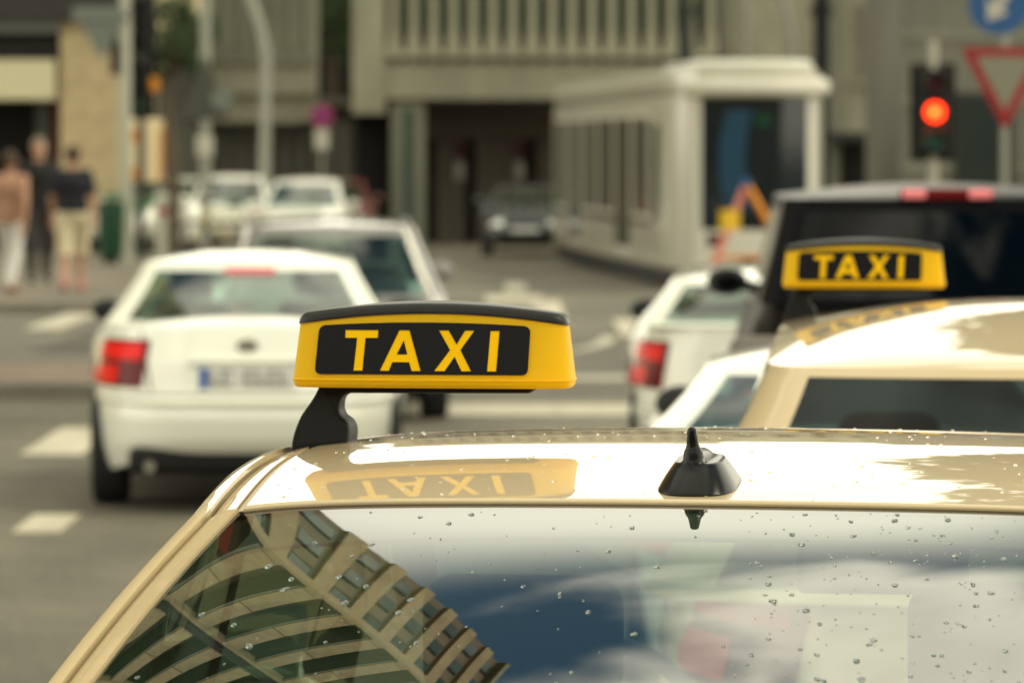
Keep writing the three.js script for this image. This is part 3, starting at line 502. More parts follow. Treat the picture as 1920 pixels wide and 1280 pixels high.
// ---------------------------------------------------------------- the other vehicles
{ // second taxi
  const o = { ...WAGON(0.9, 1.575, 2.1, -2.25, M.ivory), extra: (car, S, q) => { rearKit({ x0: 0.6, x1: 0.97, y0: 0.8, y1: 1.05, plate: [-0.26, 0.26, 0.62, 0.73], bumper: 0.6 })(car, S, q); frontKit(car, S, q); } };
  Object.assign(o.cabin, { w0: 0.88, w1: 0.625, y1: 1.515, rdrop: 0.035, roofH: 1.595, k1: 0.955, zr0: 1.98, zr1: 1.62, rp: 0.22, rearGlass: M.glassDark });
  const t2 = makeCar('taxi', 'ivory taxi at right edge with the blurred roof sign', o, [1.30, 0, -11.95], -4.5 * Math.PI / 180); t2.userData.category = 'taxi';
}
makeCar('sedan_car', 'white saloon with red tail lights seen from behind at left', { ...SEDAN(0.88, 1.385, 2.25, -2.25, M.white), mirror: M.plastic, mirrorOut: 0.08, extra: (car, S, o) => { rearKit({ x0: 0.60, x1: 0.965, y0: 0.675, y1: 0.93, plate: [-0.24, 0.28, 0.67, 0.79], bumper: 0.63 })(car, S, o); frontKit(car, S, o); part('badge', new THREE.CylinderGeometry(0.045, 0.045, 0.012, 24).rotateX(Math.PI / 2).scale(1.3, 0.8, 1).translate(0.02, 0.90, S.rearZ(0, 0.90) + 0.004), M.chrome, car); part('boot_grip', rboxG(-0.3, 0.34, 0.805, 0.83, S.rearZ(0, 0.81) - 0.01, S.rearZ(0, 0.81) + 0.02, 0.008), M.white, car); for (const s of [-1, 1]) part('boot_seam', slabG((u, v) => { const y = lerp(0.66, 0.98, v), x = s * (0.5 + 0.06 * v) + u * 0.008; return [x, y, S.rearZ(x, y) + 0.003]; }, 1, 10, 0.01), M.seam, car); part('exhaust', new THREE.CylinderGeometry(0.03, 0.03, 0.2, 16).rotateX(Math.PI / 2).translate(-0.5, 0.26, 2.12), M.chrome, car); part('high_brake_light', rboxG(-0.13, 0.15, 1.255, 1.30, 1.19, 1.23, 0.01), M.lampPink, car); } }, [-1.50, 0, -27.8], 0.03);
makeCar('estate_car', 'silver estate car just ahead of the white saloon', { ...WAGON(0.88, 1.46, 2.3, -2.3, M.silver), top: [[-2.3, 0.64], [-2.05, 0.76], [-1.2, 0.95], [-0.8, 0.97], [1.6, 0.98], [2.1, 0.90], [2.3, 0.88]], extra: (car, S, o) => { rearKit({ x0: 0.7, x1: 0.97, y0: 0.62, y1: 0.86, plate: [-0.26, 0.26, 0.66, 0.77], bumper: 0.56 })(car, S, o); for (const s of [-1, 1]) part('roof_rail', tubeG([[s * 0.56, 1.38, 1.7], [s * 0.57, 1.42, 1.4], [s * 0.57, 1.43, 0.2], [s * 0.56, 1.38, -0.4]], 0.016, 24, 8), M.plastic, car); frontKit(car, S, o); } }, [-1.40, 0, -36.2], 0.06);
makeCar('coupe_car', 'low white coupe beside the left flank of the second taxi', { ...SEDAN(0.84, 1.27, 2.1, -2.1, M.white), mirror: M.plastic, mirrorOut: -0.08, extra: (car, S, o) => { rearKit({ x0: 0.6, x1: 0.97, y0: 0.62, y1: 0.76, plate: [-0.26, 0.26, 0.5, 0.61], bumper: 0.52 })(car, S, o); frontKit(car, S, o); } }, [1.28, 0, -17.4], -0.06);
makeCar('hatchback_car', 'white hatchback with dark mirror ahead of the low coupe', { ...WAGON(0.84, 1.31, 2.05, -2.05, M.white), mirror: M.plastic, mirrorOut: 0.0, extra: (car, S, o) => { rearKit({ x0: 0.72, x1: 0.98, y0: 0.66, y1: 0.92, plate: [-0.26, 0.26, 0.6, 0.71], bumper: 0.55 })(car, S, o); frontKit(car, S, o); } }, [1.52, 0, -27.6], -0.05);
{ // black van
  const o = { ...WAGON(0.9, 1.80, 2.3, -2.3, M.black), glass: M.glassDark, extra: (car, S, q) => { rearKit({ x0: 0.82, x1: 0.98, y0: 0.7, y1: 1.15, plate: [-0.26, 0.26, 0.7, 0.81], bumper: 0.6 })(car, S, q); const g = new THREE.Group(); g.name = 'high_brake_light'; car.add(g); part('lens', rboxG(-0.2, 0.2, 1.735, 1.785, 1.98, 2.04, 0.015), M.lampDeep, g); for (const s of [-1, 1]) part('lamp', rboxG(s * 0.14 - 0.05, s * 0.14 + 0.05, 1.74, 1.78, 2.03, 2.05, 0.01), M.lampPink, g); frontKit(car, S, q); } };
  o.top = [[-2.3, 0.8], [-2.0, 0.95], [-1.3, 1.15], [-0.9, 1.25], [2.3, 1.3]]; Object.assign(o.cabin, { y0: 1.28, y1: 1.74, roofH: 1.80, w1: 0.70, zr1: 1.95, k1: 0.88 });
  makeCar('black_van', 'black van with red and pink high brake light behind the second taxi sign', o, [1.93, 0, -22.4], -0.04).userData.category = 'van';
}
makeCar('hatchback_car', 'white car parked facing the camera, right of the two white cars by the building', { ...WAGON(0.82, 1.47, 2.0, -2.0, M.white), extra: frontKit }, [PX(568, 82), 0, -83.5], Math.PI - 0.04, 'cars parked by the building');
makeCar('hatchback_car', 'white car parked facing the camera behind the bicycle', { ...WAGON(0.84, 1.5, 2.1, -2.1, M.white), extra: frontKit }, [PX(428, 88), 0, -89.5], Math.PI, 'cars parked by the building');
makeCar('hatchback_car', 'dark red car mostly hidden behind the parked white car', { ...WAGON(0.84, 1.42, 2.1, -2.1, M.red), extra: frontKit }, [PX(625, 93), 0, -93.5], Math.PI, 'cars parked by the building');
makeCar('sedan_car', 'dark car facing the camera beside the far end of the tram', { ...SEDAN(0.82, 1.30, 2.1, -2.1, M.navy), extra: frontKit }, [PX(985, 87), 0, -89], Math.PI);
{ const o = { ...WAGON(0.84, 1.45, 2.1, -2.1, M.white), extra: (car, S, q) => { frontKit(car, S, q); const b = new THREE.Group(); b.name = 'light_bar'; car.add(b); part('blue_lens', rboxG(-0.5, 0.5, 1.46, 1.58, -0.5, -0.25, 0.03), M.signBlue, b); part('mount', rboxG(-0.4, 0.4, 1.42, 1.47, -0.45, -0.3, 0.01), M.plastic, b); part('green_bonnet_panel', slabG((u, v) => { const x = lerp(-0.5, 0.5, u), z = lerp(-1.9, -1.1, v); return [x, pws(q.top, z) + 0.056 - 0.03 * Math.abs(x), z]; }, 6, 6, 0.004), M.green, car); } };
  makeCar('patrol_car', 'green and white car with blue roof lights behind the grey post', o, [PX(290, 93), 0, -92.5], Math.PI - 0.3); }
// ---------------------------------------------------------------- the long concrete building across the street
{
  const Z = 97, x = p => PX(p, Z), y = p => PY(p, Z), B = thing('office_building', 'long beige concrete building with vertical window fins over a dark gateway', 'building', [0, 0, -Z]);
  const bx = (name, x0, x1, y0, y1, z0, z1, m, par = B) => part(name, boxG(x(x0), x(x1), y(y1), y(y0), z0, z1), m, par);
  // fin storey
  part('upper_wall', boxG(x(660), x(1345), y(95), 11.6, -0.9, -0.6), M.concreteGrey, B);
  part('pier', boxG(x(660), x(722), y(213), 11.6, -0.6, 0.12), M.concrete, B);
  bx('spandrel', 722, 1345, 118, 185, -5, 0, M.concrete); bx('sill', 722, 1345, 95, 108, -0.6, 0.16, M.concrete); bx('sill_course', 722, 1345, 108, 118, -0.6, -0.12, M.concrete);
  const fin = h => { const s = new THREE.Shape(); s.moveTo(-0.14, 0); s.lineTo(0.14, 0); s.lineTo(0.075, 0.45); s.lineTo(0.06, h); s.lineTo(-0.06, h); s.lineTo(-0.075, 0.45); s.closePath(); return uvBox(new THREE.ExtrudeGeometry(s, { depth: 0.5, bevelEnabled: true, bevelSize: 0.015, bevelThickness: 0.015, bevelSegments: 1 })); };
  const fg = fin(3.1), gg = boxG(-0.14, 0.14, 0.02, 3.0, 0, 0.03), br = boxG(-0.05, 0.05, 0, 0.1, 0, 0.1);
  for (const fy of [y(95), y(95) + 3.9]) for (let i = 0; i < 17; i++) { const X = x(738 + i * 37.2); const f = part('window_fin', fg, M.concrete, B); f.position.set(X, fy, -0.56); if (i < 16) { const q = part('window_pane', gg, M.finGlass, B); q.position.set(X + 0.2, fy, -0.58); } if (fy < 5) { const k = part('sill_notch_shade', br, M.recess, B); k.position.set(X + 0.2, y(118), -0.12); } }  // small dark blocks stand in for the notch shadows under the sill
  part('storey_band', boxG(x(722), x(1345), y(95) + 3.1, y(95) + 3.9, -0.6, 0.1), M.concrete, B); part('parapet', boxG(x(655), x(1350), 11.0, 12.2, -0.55, 0.2), M.concrete, B);
  // gateway under it
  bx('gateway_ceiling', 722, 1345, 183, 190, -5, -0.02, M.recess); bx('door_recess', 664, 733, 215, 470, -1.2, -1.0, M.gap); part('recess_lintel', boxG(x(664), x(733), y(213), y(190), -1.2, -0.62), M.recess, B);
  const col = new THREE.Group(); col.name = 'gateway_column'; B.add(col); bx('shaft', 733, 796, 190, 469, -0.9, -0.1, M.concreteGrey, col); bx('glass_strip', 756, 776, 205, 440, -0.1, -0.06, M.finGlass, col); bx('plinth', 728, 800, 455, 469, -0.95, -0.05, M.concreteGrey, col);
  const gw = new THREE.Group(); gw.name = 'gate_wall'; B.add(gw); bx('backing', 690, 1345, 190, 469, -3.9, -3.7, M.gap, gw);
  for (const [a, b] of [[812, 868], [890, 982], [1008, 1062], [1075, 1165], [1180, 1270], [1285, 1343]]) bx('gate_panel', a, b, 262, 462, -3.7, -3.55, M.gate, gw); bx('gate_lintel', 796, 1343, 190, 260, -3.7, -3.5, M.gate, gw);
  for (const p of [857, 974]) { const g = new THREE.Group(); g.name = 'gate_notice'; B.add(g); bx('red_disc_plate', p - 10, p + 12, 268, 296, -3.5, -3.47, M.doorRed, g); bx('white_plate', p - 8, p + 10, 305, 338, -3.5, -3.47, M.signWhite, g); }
  // left wing
  const lw = new THREE.Group(); lw.name = 'left_wing'; B.add(lw);
  part('wall', boxG(x(372), x(592), y(176), 11.6, -1.2, -0.1), M.concrete, lw); bx('recessed_band', 372, 592, 176, 228, -1.2, -0.35, M.concrete, lw); part('yard_wall', boxG(x(290), x(372), 0, y(128), -1.2, -0.6), M.garage, lw); bx('string_course', 372, 592, 104, 118, -0.1, 0.06, M.concreteGrey, lw);
  for (let i = 0; i < 7; i++) part('wall_rib', boxG(x(384 + i * 31), x(396 + i * 31), y(102), 10.8, -0.1, 0.08), M.concreteGrey, lw);
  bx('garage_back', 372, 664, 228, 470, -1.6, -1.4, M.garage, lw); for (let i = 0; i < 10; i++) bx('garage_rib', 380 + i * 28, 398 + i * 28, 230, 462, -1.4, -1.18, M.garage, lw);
  part('link_wall', boxG(x(540), x(720), 0, 9.5, -5.4, -5.2), M.recess, lw); bx('link_beam', 592, 660, 180, 196, -3, -2.7, M.concreteGrey, lw); part('roof_slab', boxG(x(365), x(600), 11.4, 11.9, -6, 0.1), M.concrete, lw);
  // right wing
  const rw = new THREE.Group(); rw.name = 'right_wing'; B.add(rw);
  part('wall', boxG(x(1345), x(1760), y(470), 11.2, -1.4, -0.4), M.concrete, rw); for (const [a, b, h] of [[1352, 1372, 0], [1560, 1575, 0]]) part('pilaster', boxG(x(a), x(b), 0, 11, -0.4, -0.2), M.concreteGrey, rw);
  const sl = new THREE.Group(); sl.name = 'slot_window'; B.add(sl); bx('frame', 1612, 1658, 4, 150, -0.4, -0.32, M.concreteGrey, sl); bx('shutter', 1622, 1648, 12, 140, -0.32, -0.28, M.taupe, sl); bx('sill', 1608, 1662, 150, 160, -0.4, -0.2, M.concrete, sl);
  const dr = new THREE.Group(); dr.name = 'entrance'; B.add(dr); bx('opening', 1580, 1625, 268, 470, -0.4, -0.36, M.gap, dr); bx('canopy', 1535, 1665, 248, 264, -0.4, 0.7, M.recess, dr); bx('side_panel', 1628, 1660, 268, 470, -0.4, -0.3, M.taupe, dr);
  for (let i = 0; i < 4; i++) { const g = new THREE.Group(); g.name = 'upper_window'; B.add(g); const a = x(1375 + i * 78); part('frame', boxG(a, a + 0.5, 6.4, 8.6, -0.4, -0.33), M.concreteGrey, g); part('window_pane', boxG(a + 0.05, a + 0.45, 6.45, 8.55, -0.33, -0.31), M.winDark, g); }
}
{ // house at the right, its wall colour darkened to carry the vignette
  const Z = 80, x = p => PX(p, Z), y = p => PY(p, Z), B = thing('stone_house', 'stone house front with vignette darkening in its colour behind the red traffic light', 'building', [0, 0, -Z]);
  part('wall', boxG(x(1690), x(2500), 0, 9.5, -8, 0), M.garage, B);
  for (let i = 0; i < 8; i++) part('stone_course', boxG(x(1690), x(2500), 0.5 + i * 1.1, 0.58 + i * 1.1, 0, 0.05), M.concreteGrey, B);
  for (let i = 0; i < 3; i++) { const g = new THREE.Group(); g.name = 'window'; B.add(g); const a = x(1790 + i * 170); part('frame', boxG(a, a + 1.0, 0.9, 2.9, 0, 0.07), M.recess, g); part('window_pane', boxG(a + 0.08, a + 0.92, 0.98, 2.82, 0.07, 0.085), M.winDark, g); }
  part('cornice', boxG(x(1685), x(2505), 9.5, 9.9, -8, 0.3), M.concreteGrey, B);
}
{ // corner shop at the left
  const Z = 92, x = p => PX(p, Z), y = p => PY(p, Z), B = thing('corner_shop', 'sandstone corner shop with dark entrance behind the pedestrians', 'building', [0, 0, -Z]);
  const bx = (n, a, b, c, d, z0, z1, m, par = B) => part(n, boxG(x(a), x(b), y(d), y(c), z0, z1), m, par);
  for (let k = 0; k < 7; k++) part('pillar_stone', rboxG(x(112), x(240), Math.max(0, y(468 - k * 62)), y(468 - (k + 1) * 62) - 0.012, -1.2, 0, 0.012, 1), M.sandstone, B);
  part('pillar_core', boxG(x(113), x(239), 0, 4.6, -1.15, -0.02), M.taupe, B);
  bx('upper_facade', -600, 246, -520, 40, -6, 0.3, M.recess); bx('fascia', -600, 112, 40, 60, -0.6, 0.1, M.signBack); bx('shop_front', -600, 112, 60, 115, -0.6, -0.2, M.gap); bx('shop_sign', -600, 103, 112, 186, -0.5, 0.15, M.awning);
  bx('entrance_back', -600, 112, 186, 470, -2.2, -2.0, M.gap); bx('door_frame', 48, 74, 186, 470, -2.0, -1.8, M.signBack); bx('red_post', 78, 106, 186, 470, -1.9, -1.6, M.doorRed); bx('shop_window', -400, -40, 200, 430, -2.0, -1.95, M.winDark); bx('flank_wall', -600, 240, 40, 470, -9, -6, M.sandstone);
}
// ---------------------------------------------------------------- tall apartment block left of the street (mirrored in the rear window)
{
  const B = thing('apartment_block', 'tall beige balcony block left of the street, mirrored in the nearest taxi rear window', 'building', [-41.15, 0, -41.0], -104.5 * Math.PI / 180);
  const F = 13, H = 3.05, L = 36, bays = 9, bw = L / bays;
  part('core', boxG(-6, -1.6, 0, F * H, -L, 0), M.taupe, B); part('roof_slab', boxG(-6, 0.25, F * H, F * H + 0.5, -L - 0.3, 0.3), M.concrete, B);
  const win = boxG(-0.03, 0.0, 0, 1.5, 0, bw * 0.42), fr = boxG(-0.05, -0.03, -0.08, 1.58, -0.08, bw * 0.42 + 0.08), pan = boxG(0, 0.14, 0, 1.15, 0.03, bw / 2 - 0.03);
  for (let f = 0; f < F; f++) {
    part('balcony_slab', boxG(-1.6, -0.05, f * H + 0.02, f * H + 0.2, -L, 0), M.concreteGrey, B);
    for (let b = 0; b < bays; b++) {
      for (const h of [0, 1]) { const p = part('parapet_panel', pan, M.sandstone, B); p.position.set(-0.14, f * H + 0.2, -(b + 1) * bw + h * bw / 2); }
      const w = new THREE.Group(); w.name = 'window'; w.position.set(-1.52, f * H + 1.0, -(b + 1) * bw + 0.5 + ((b * 7 + f * 5 + (b * f) % 4) % 4) * 0.42); B.add(w); part('frame', fr, M.recess, w); part('window_pane', win, M.finGlass, w);
    }
  }
  for (let f = 0; f < F; f++) { part('end_band', boxG(-5.9, 0, f * H + 0.2, f * H + 1.35, -L - 0.16, -L), M.sandstone, B); for (const x of [-5.2, -3.3, -1.3]) { const w = new THREE.Group(); w.name = 'window'; B.add(w); part('frame', boxG(x - 0.08, x + 0.88, f * H + 1.5, f * H + 2.95, -L - 0.05, -L), M.recess, w); part('window_pane', boxG(x, x + 0.8, f * H + 1.56, f * H + 2.88, -L - 0.08, -L - 0.05), M.finGlass, w); } }
  for (let b = 0; b <= bays; b++) part('rib', boxG(-0.3, 0.08, 0, F * H, -b * bw - 0.3, -b * bw - 0.16), M.sandstone, B);
  for (let b = 0; b <= bays; b += 2) part('pier', boxG(-0.4, 0.22, 0, F * H, -b * bw - 0.14, -b * bw + 0.14), M.recess, B);
}
{ // unseen terrace behind the photographer, added to darken blacks and rear-facing sides
  const B = thing('added_terrace', 'grey brown terrace added unseen behind the camera to darken blacks and rear faces', 'building', [0, 0, 20]);
  part('wall', boxG(-45, 45, 0, 11.5, 0, 8), M.taupe, B); part('cornice', boxG(-45.3, 45.3, 11.5, 12, -0.3, 8), M.concreteGrey, B);
  const w = boxG(-0.6, 0.6, 0, 1.7, -0.04, 0.02), f = boxG(-0.7, 0.7, -0.1, 1.8, -0.02, 0.0);
  for (let k = 0; k < 3; k++) for (let i = 0; i < 14; i++) { const g = new THREE.Group(); g.name = 'window'; g.position.set(-32 + i * 5, 1.4 + k * 3.4, -0.01); B.add(g); part('frame', f, M.concreteGrey, g); part('window_pane', w, M.winDark, g); }
}
{ // far end of the side street at the left
  const B = thing('far_house', 'pale cream house at the far end of the side street, left', 'building', [0, 0, -135]);
  part('wall', boxG(PX(150, 135), PX(470, 135), 0, 13, -6, 0), M.cream, B); part('cornice', boxG(PX(145, 135), PX(475, 135), 13, 13.4, -6, 0.3), M.concreteGrey, B);
  for (let k = 0; k < 4; k++) for (let i = 0; i < 3; i++) { const g = new THREE.Group(); g.name = 'window'; B.add(g); const a = PX(250 + i * 75, 135), y = 0.9 + k * 3.1; part('frame', boxG(a - 0.1, a + 0.7, y - 0.1, y + 1.6, 0, 0.06), M.concreteGrey, g); part('window_pane', boxG(a, a + 0.6, y, y + 1.5, 0.06, 0.08), M.winDark, g); }
}
// ---------------------------------------------------------------- tram
{
  const T = thing('tram', 'pale tram coming round the bend with dark windscreen', 'tram', [3.34, 0, -66.1], 0.0826);
  const plan = (w, n, L, nose) => { const s = new THREE.Shape(); s.moveTo(-w, L); s.lineTo(-w, nose); s.quadraticCurveTo(-w + (w - n) * 0.15, nose * 0.45, -n, 0.04); s.quadraticCurveTo(0, -0.16, n, 0.04); s.quadraticCurveTo(w - (w - n) * 0.15, nose * 0.45, w, nose); s.lineTo(w, L); s.closePath(); return s; };
  const ex = (s, y0, y1, b = 0.03) => uvBox(new THREE.ExtrudeGeometry(s, { depth: y1 - y0 - 2 * b, bevelEnabled: true, bevelSize: b, bevelThickness: b, bevelSegments: 2, curveSegments: 14 }).rotateX(-Math.PI / 2).translate(0, y0 + b, 0));
  const L = 18;
  part('body', ex(plan(1.1, 0.86, L, 1.5), 0.28, 2.70), M.tramSide, T); part('skirt', ex(plan(1.02, 0.76, L - 0.1, 1.5), 0.06, 0.3), M.rubber, T);
  part('roof', ex(plan(1.0, 0.7, L, 1.4), 2.70, 3.08, 0.12), M.tramSide, T);
  part('roof_visor', ex((() => { const s = new THREE.Shape(); s.moveTo(-0.9, 1.5); s.lineTo(-0.95, -0.0); s.quadraticCurveTo(0, -0.36, 0.95, -0.0); s.lineTo(0.9, 1.5); s.closePath(); return s; })(), 2.68, 2.94, 0.09), M.tramWhite, T); part('roof_box', ex(plan(0.8, 0.74, 3.2, 0.6), 2.94, 3.18, 0.08), M.tramWhite, T);
  // front: white face with dark curved windscreen
  const fz = (x, lift) => 0.075 - 0.115 * (x / 0.86) ** 2 + lift + 0.02;
  const patch = (name, x0, x1, y0, y1, lift, m, par = T) => part(name, slabG((u, v) => { const x = lerp(x0, x1, u), yy = lerp(y0, y1, v); return [x, yy, fz(x, lift)]; }, 14, 4, 0.05), m, par);
  patch('front_panel', -0.86, 0.86, 0.34, 0.84, 0.02, M.tramWhite); for (const s of [-1, 1]) patch('front_pillar', s > 0 ? 0.74 : -0.86, s > 0 ? 0.86 : -0.74, 0.84, 2.66, 0.02, M.tramWhite);
  const ws = patch('windscreen', -0.735, 0.735, 0.85, 2.66, 0.015, M.tramGlass); part('painted_sky_reflection', slabG((u, v) => { const yy = lerp(1.1, 2.5, v), x = -0.5 + 0.22 * (v - 0.5) ** 2 * 2 + u * 0.36; return [x, yy, fz(x, 0.02)]; }, 4, 10, 0.004), M.reflectionBlue, ws); part('route_number', boxG(0.0, 0.22, 2.28, 2.42, fz(0.1, 0.012), fz(0.1, 0.026)), M.tramGreen, ws);  // blue strip paints a sky reflection onto the windscreen
  for (const s of [-1, 1]) { const g = new THREE.Group(); g.name = 'headlight'; T.add(g); patch('bezel', s > 0 ? 0.46 : -0.66, s > 0 ? 0.66 : -0.46, 0.62, 0.78, 0.03, M.plastic, g); patch('lamp', s > 0 ? 0.5 : -0.62, s > 0 ? 0.62 : -0.5, 0.65, 0.75, 0.035, s > 0 ? M.lampClear : M.lampDeep, g); }
  part('wiper', barG([0, 0.9, 0.17], [0.35, 1.9, 0.14], 0.014), M.plastic, T); part('coupler', rboxG(-0.2, 0.2, 0.3, 0.48, 0.1, 0.32, 0.04), M.plastic, T);
  for (const s of [-1, 1]) {
    const X = s * 1.13, bx = (n, z0, z1, y0, y1, d, m, par = T) => part(n, boxG(X, X + s * d, y0, y1, -z1, -z0), m, par);
    bx('cab_window', 0.62 + 1.0, 2.3, 0.95, 2.3, 0.02, M.tramGreen);
    for (let i = 0; i < 6; i++) { const z0 = 2.9 + i * 2.5, g = new THREE.Group(); g.name = i % 3 === 1 ? 'door' : 'side_window'; T.add(g); bx('frame', z0 - 0.05, z0 + 2.05, i % 3 === 1 ? 0.4 : 0.98, 2.48, 0.012, M.tramWhite, g); bx('glass_pane', z0, z0 + 0.97, i % 3 === 1 ? 0.5 : 1.03, 2.42, 0.024, M.tramPane, g); bx('glass_pane', z0 + 1.03, z0 + 2.0, i % 3 === 1 ? 0.5 : 1.03, 2.42, 0.024, M.tramPane, g); }
    bx('waist_trim', 2.5, L - 0.2, 0.86, 0.93, 0.02, M.chrome);
    for (const z of [3, 9, 15]) part('wheel', new THREE.CylinderGeometry(0.3, 0.3, 0.1, 24).rotateZ(Math.PI / 2).translate(s * 0.72, 0.3, -z), M.rubber, T);
  }
}
// ---------------------------------------------------------------- poles, signals, signs
const PAV = 0.12;
const pole = (g, name, x, z, y0, y1, r, m, r1 = r) => part(name, barG([x, y0, z], [x, y1, z], r, r1, 14), m, g);
const triG = (w, h, down, t, rr = 0.06) => { const s = new THREE.Shape(), P = down ? [[-w / 2, h], [w / 2, h], [0, 0]] : [[-w / 2, 0], [w / 2, 0], [0, h]]; const v = P.map(p => new THREE.Vector2(...p)); for (let i = 0; i < 3; i++) { const a = v[i], p = v[(i + 2) % 3], n = v[(i + 1) % 3], d0 = p.clone().sub(a).setLength(rr).add(a), d1 = n.clone().sub(a).setLength(rr).add(a); if (i) s.lineTo(d0.x, d0.y); else s.moveTo(d0.x, d0.y); s.quadraticCurveTo(a.x, a.y, d1.x, d1.y); } s.closePath(); return s; };
const exG = (s, t, b = 0.004) => new THREE.ExtrudeGeometry(s, { depth: t, bevelEnabled: b > 0, bevelSize: b, bevelThickness: b, bevelSegments: 1, curveSegments: 10 });
function signalHead(g, x, y, z, lens, back) { // three-chamber head facing +z, y is the bottom
  const head = new THREE.Group(); head.name = 'signal_head'; head.position.set(x, y, z); g.add(head);
  part('housing', rboxG(-0.15, 0.15, 0, 0.9, -0.1, 0.1, 0.04), M.gap, head); if (back) part('backboard', rboxG(-0.24, 0.24, -0.06, 0.96, -0.12, -0.1, 0.03), M.gap, head);
  lens.forEach((m, i) => { part('lens', new THREE.CylinderGeometry(0.1, 0.1, 0.02, 28).rotateX(Math.PI / 2).translate(0, 0.75 - i * 0.3, 0.108), m, head); part('hood', new THREE.CylinderGeometry(0.115, 0.125, 0.16, 24, 1, true, -Math.PI * 0.62, Math.PI * 1.24).rotateX(Math.PI / 2).rotateZ(Math.PI).translate(0, 0.75 - i * 0.3, 0.18), Object.assign(M.gap, { side: THREE.DoubleSide }), head); });
  return head;
}
{ // red traffic light
  const Z = 50, x = PX(1752, Z), g = thing('traffic_light', 'traffic light showing red, right of the tram', 'traffic light', [x, 0.13, -Z]);
  const redLit = std(0.5, 0.01, 0.005, 0.3, { emissive: new THREE.Color(1, 0.09, 0.01), emissiveIntensity: 1.7 });
  const yb = PY(210, Z) - 0.13 - 0.45; signalHead(g, 0, yb, 0, [std(0.05, 0.01, 0.01, 0.2), redLit, std(0.03, 0.10, 0.08, 0.15)], true);
  const l = new THREE.PointLight(new THREE.Color(1, 0.12, 0.02), 0.6, 4); l.position.set(0, yb + 0.45, 0.16); l.castShadow = true; g.add(l);
  pole(g, 'post', 0, -0.12, 0, yb + 1.2, 0.055, M.polePale, 0.045); part('foot', new THREE.CylinderGeometry(0.11, 0.12, 0.06, 20).translate(0, 0.03, -0.12), M.steelPole, g); part('push_button_box', rboxG(-0.07, 0.07, 0.95, 1.15, -0.08, 0.0, 0.02), M.orange, g);
}
{ // give-way sign with a blue disc over it
  const Z = 47, x = PX(1885, Z), g = thing('give_way_sign', 'red bordered give way triangle under a blue round sign at right edge', 'road sign', [x, 0.13, -Z]);
  const w = 0.86, h = 0.80, y0 = PY(243, Z) - 0.13, tr = triG(w, h, true, 0.01), inner = triG(w * 0.66, h * 0.66, true, 0.01, 0.03);
  const a = part('triangle_plate', exG(tr, 0.01), M.signRed, g); a.position.y = y0; const b = part('white_field', exG(inner, 0.004, 0.001), M.shadedSignField, a); b.position.set(0, h * 0.23, 0.0135);
  const yd = PY(8, Z) - 0.13, d = part('blue_disc', new THREE.CylinderGeometry(0.3, 0.3, 0.012, 40).rotateX(Math.PI / 2).translate(-0.06, yd, 0.02), M.signBlue, g);
  const ar = new THREE.Shape(); [[-0.045, 0.2], [0.045, 0.2], [0.045, -0.02], [0.13, -0.02], [0, -0.2], [-0.13, -0.02], [-0.045, -0.02]].forEach(([p, q], i) => i ? ar.lineTo(p, q) : ar.moveTo(p, q)); const am = part('white_arrow', exG(ar, 0.003, 0.0005).rotateZ(-0.6), M.signWhite, d); am.position.set(-0.06, yd, 0.028);
  pole(g, 'post', 0, -0.04, 0, yd + 0.4, 0.034, M.steelPole);
}
{ // left corner mast with the back of a give-way sign
  const Z = 78, x = PX(234, Z), g = thing('sign_mast', 'tall pale grey mast with back of a triangular sign by the pedestrians', 'sign post', [x, PAV, -Z]);
  pole(g, 'post', 0, 0, 0, 5.2, 0.1, M.polePale, 0.085); const t = part('sign_back', exG(triG(1.0, 0.86, true, 0.02), 0.012), M.signBack, g); t.position.set(-0.38, PY(112, Z) - PAV, 0.06); part('sign_rim', boxG(-0.86, 0.06, PY(40, Z) - PAV, PY(26, Z) - PAV, 0.05, 0.1), M.signBack, g); part('clamp', boxG(-0.4, 0.12, PY(60, Z) - PAV, PY(52, Z) - PAV, 0.02, 0.06), M.steelPole, g); part('foot', new THREE.CylinderGeometry(0.16, 0.18, 0.08, 20).translate(0, 0.04, 0), M.steelPole, g); part('lamp_box', rboxG(-0.24, -0.1, PY(140, Z) - PAV, PY(80, Z) - PAV, -0.08, 0.08, 0.02), M.gap, g);
}
{ // dark signal mast
  const Z = 80, x = PX(263, Z), g = thing('traffic_light', 'dark unlit traffic light mast between the mast and the street tree', 'traffic light', [x, PAV, -Z]);
  pole(g, 'post', 0, -0.1, 0, 5.0, 0.07, M.poleDark); signalHead(g, 0, PY(215, Z) - PAV, 0, [M.gap, M.gap, std(0.02, 0.09, 0.05, 0.2)], true); signalHead(g, 0, PY(95, Z) - PAV, 0, [M.gap, M.gap, M.gap], true); part('amber_box', rboxG(0.16, 0.3, PY(172, Z) - PAV, PY(145, Z) - PAV, -0.05, 0.08, 0.02), M.orange, g);
}
{ const Z = 79, x = PX(384, Z), g = thing('sign_post', 'grey post carrying the dark back of an upright triangle sign', 'sign post', [x, PAV, -Z]);
  // the post stands on the road edge of the pavement
  pole(g, 'post', 0, -0.05, 0, 5.2, 0.085, M.steelPole); const t = part('sign_back', exG(triG(0.80, 1.06, false, 0.02, 0.1), 0.012), M.signBackDark, g); t.position.set(0, PY(222, Z) - PAV, 0.05); part('small_plate', rboxG(-0.14, 0.14, PY(292, Z) - PAV, PY(255, Z) - PAV, 0.04, 0.06, 0.01), M.signWhite, g); part('round_plate', new THREE.CylinderGeometry(0.19, 0.19, 0.012, 28).rotateX(Math.PI / 2).translate(0.28, PY(185, Z) - PAV, 0.08), M.signBack, g); }
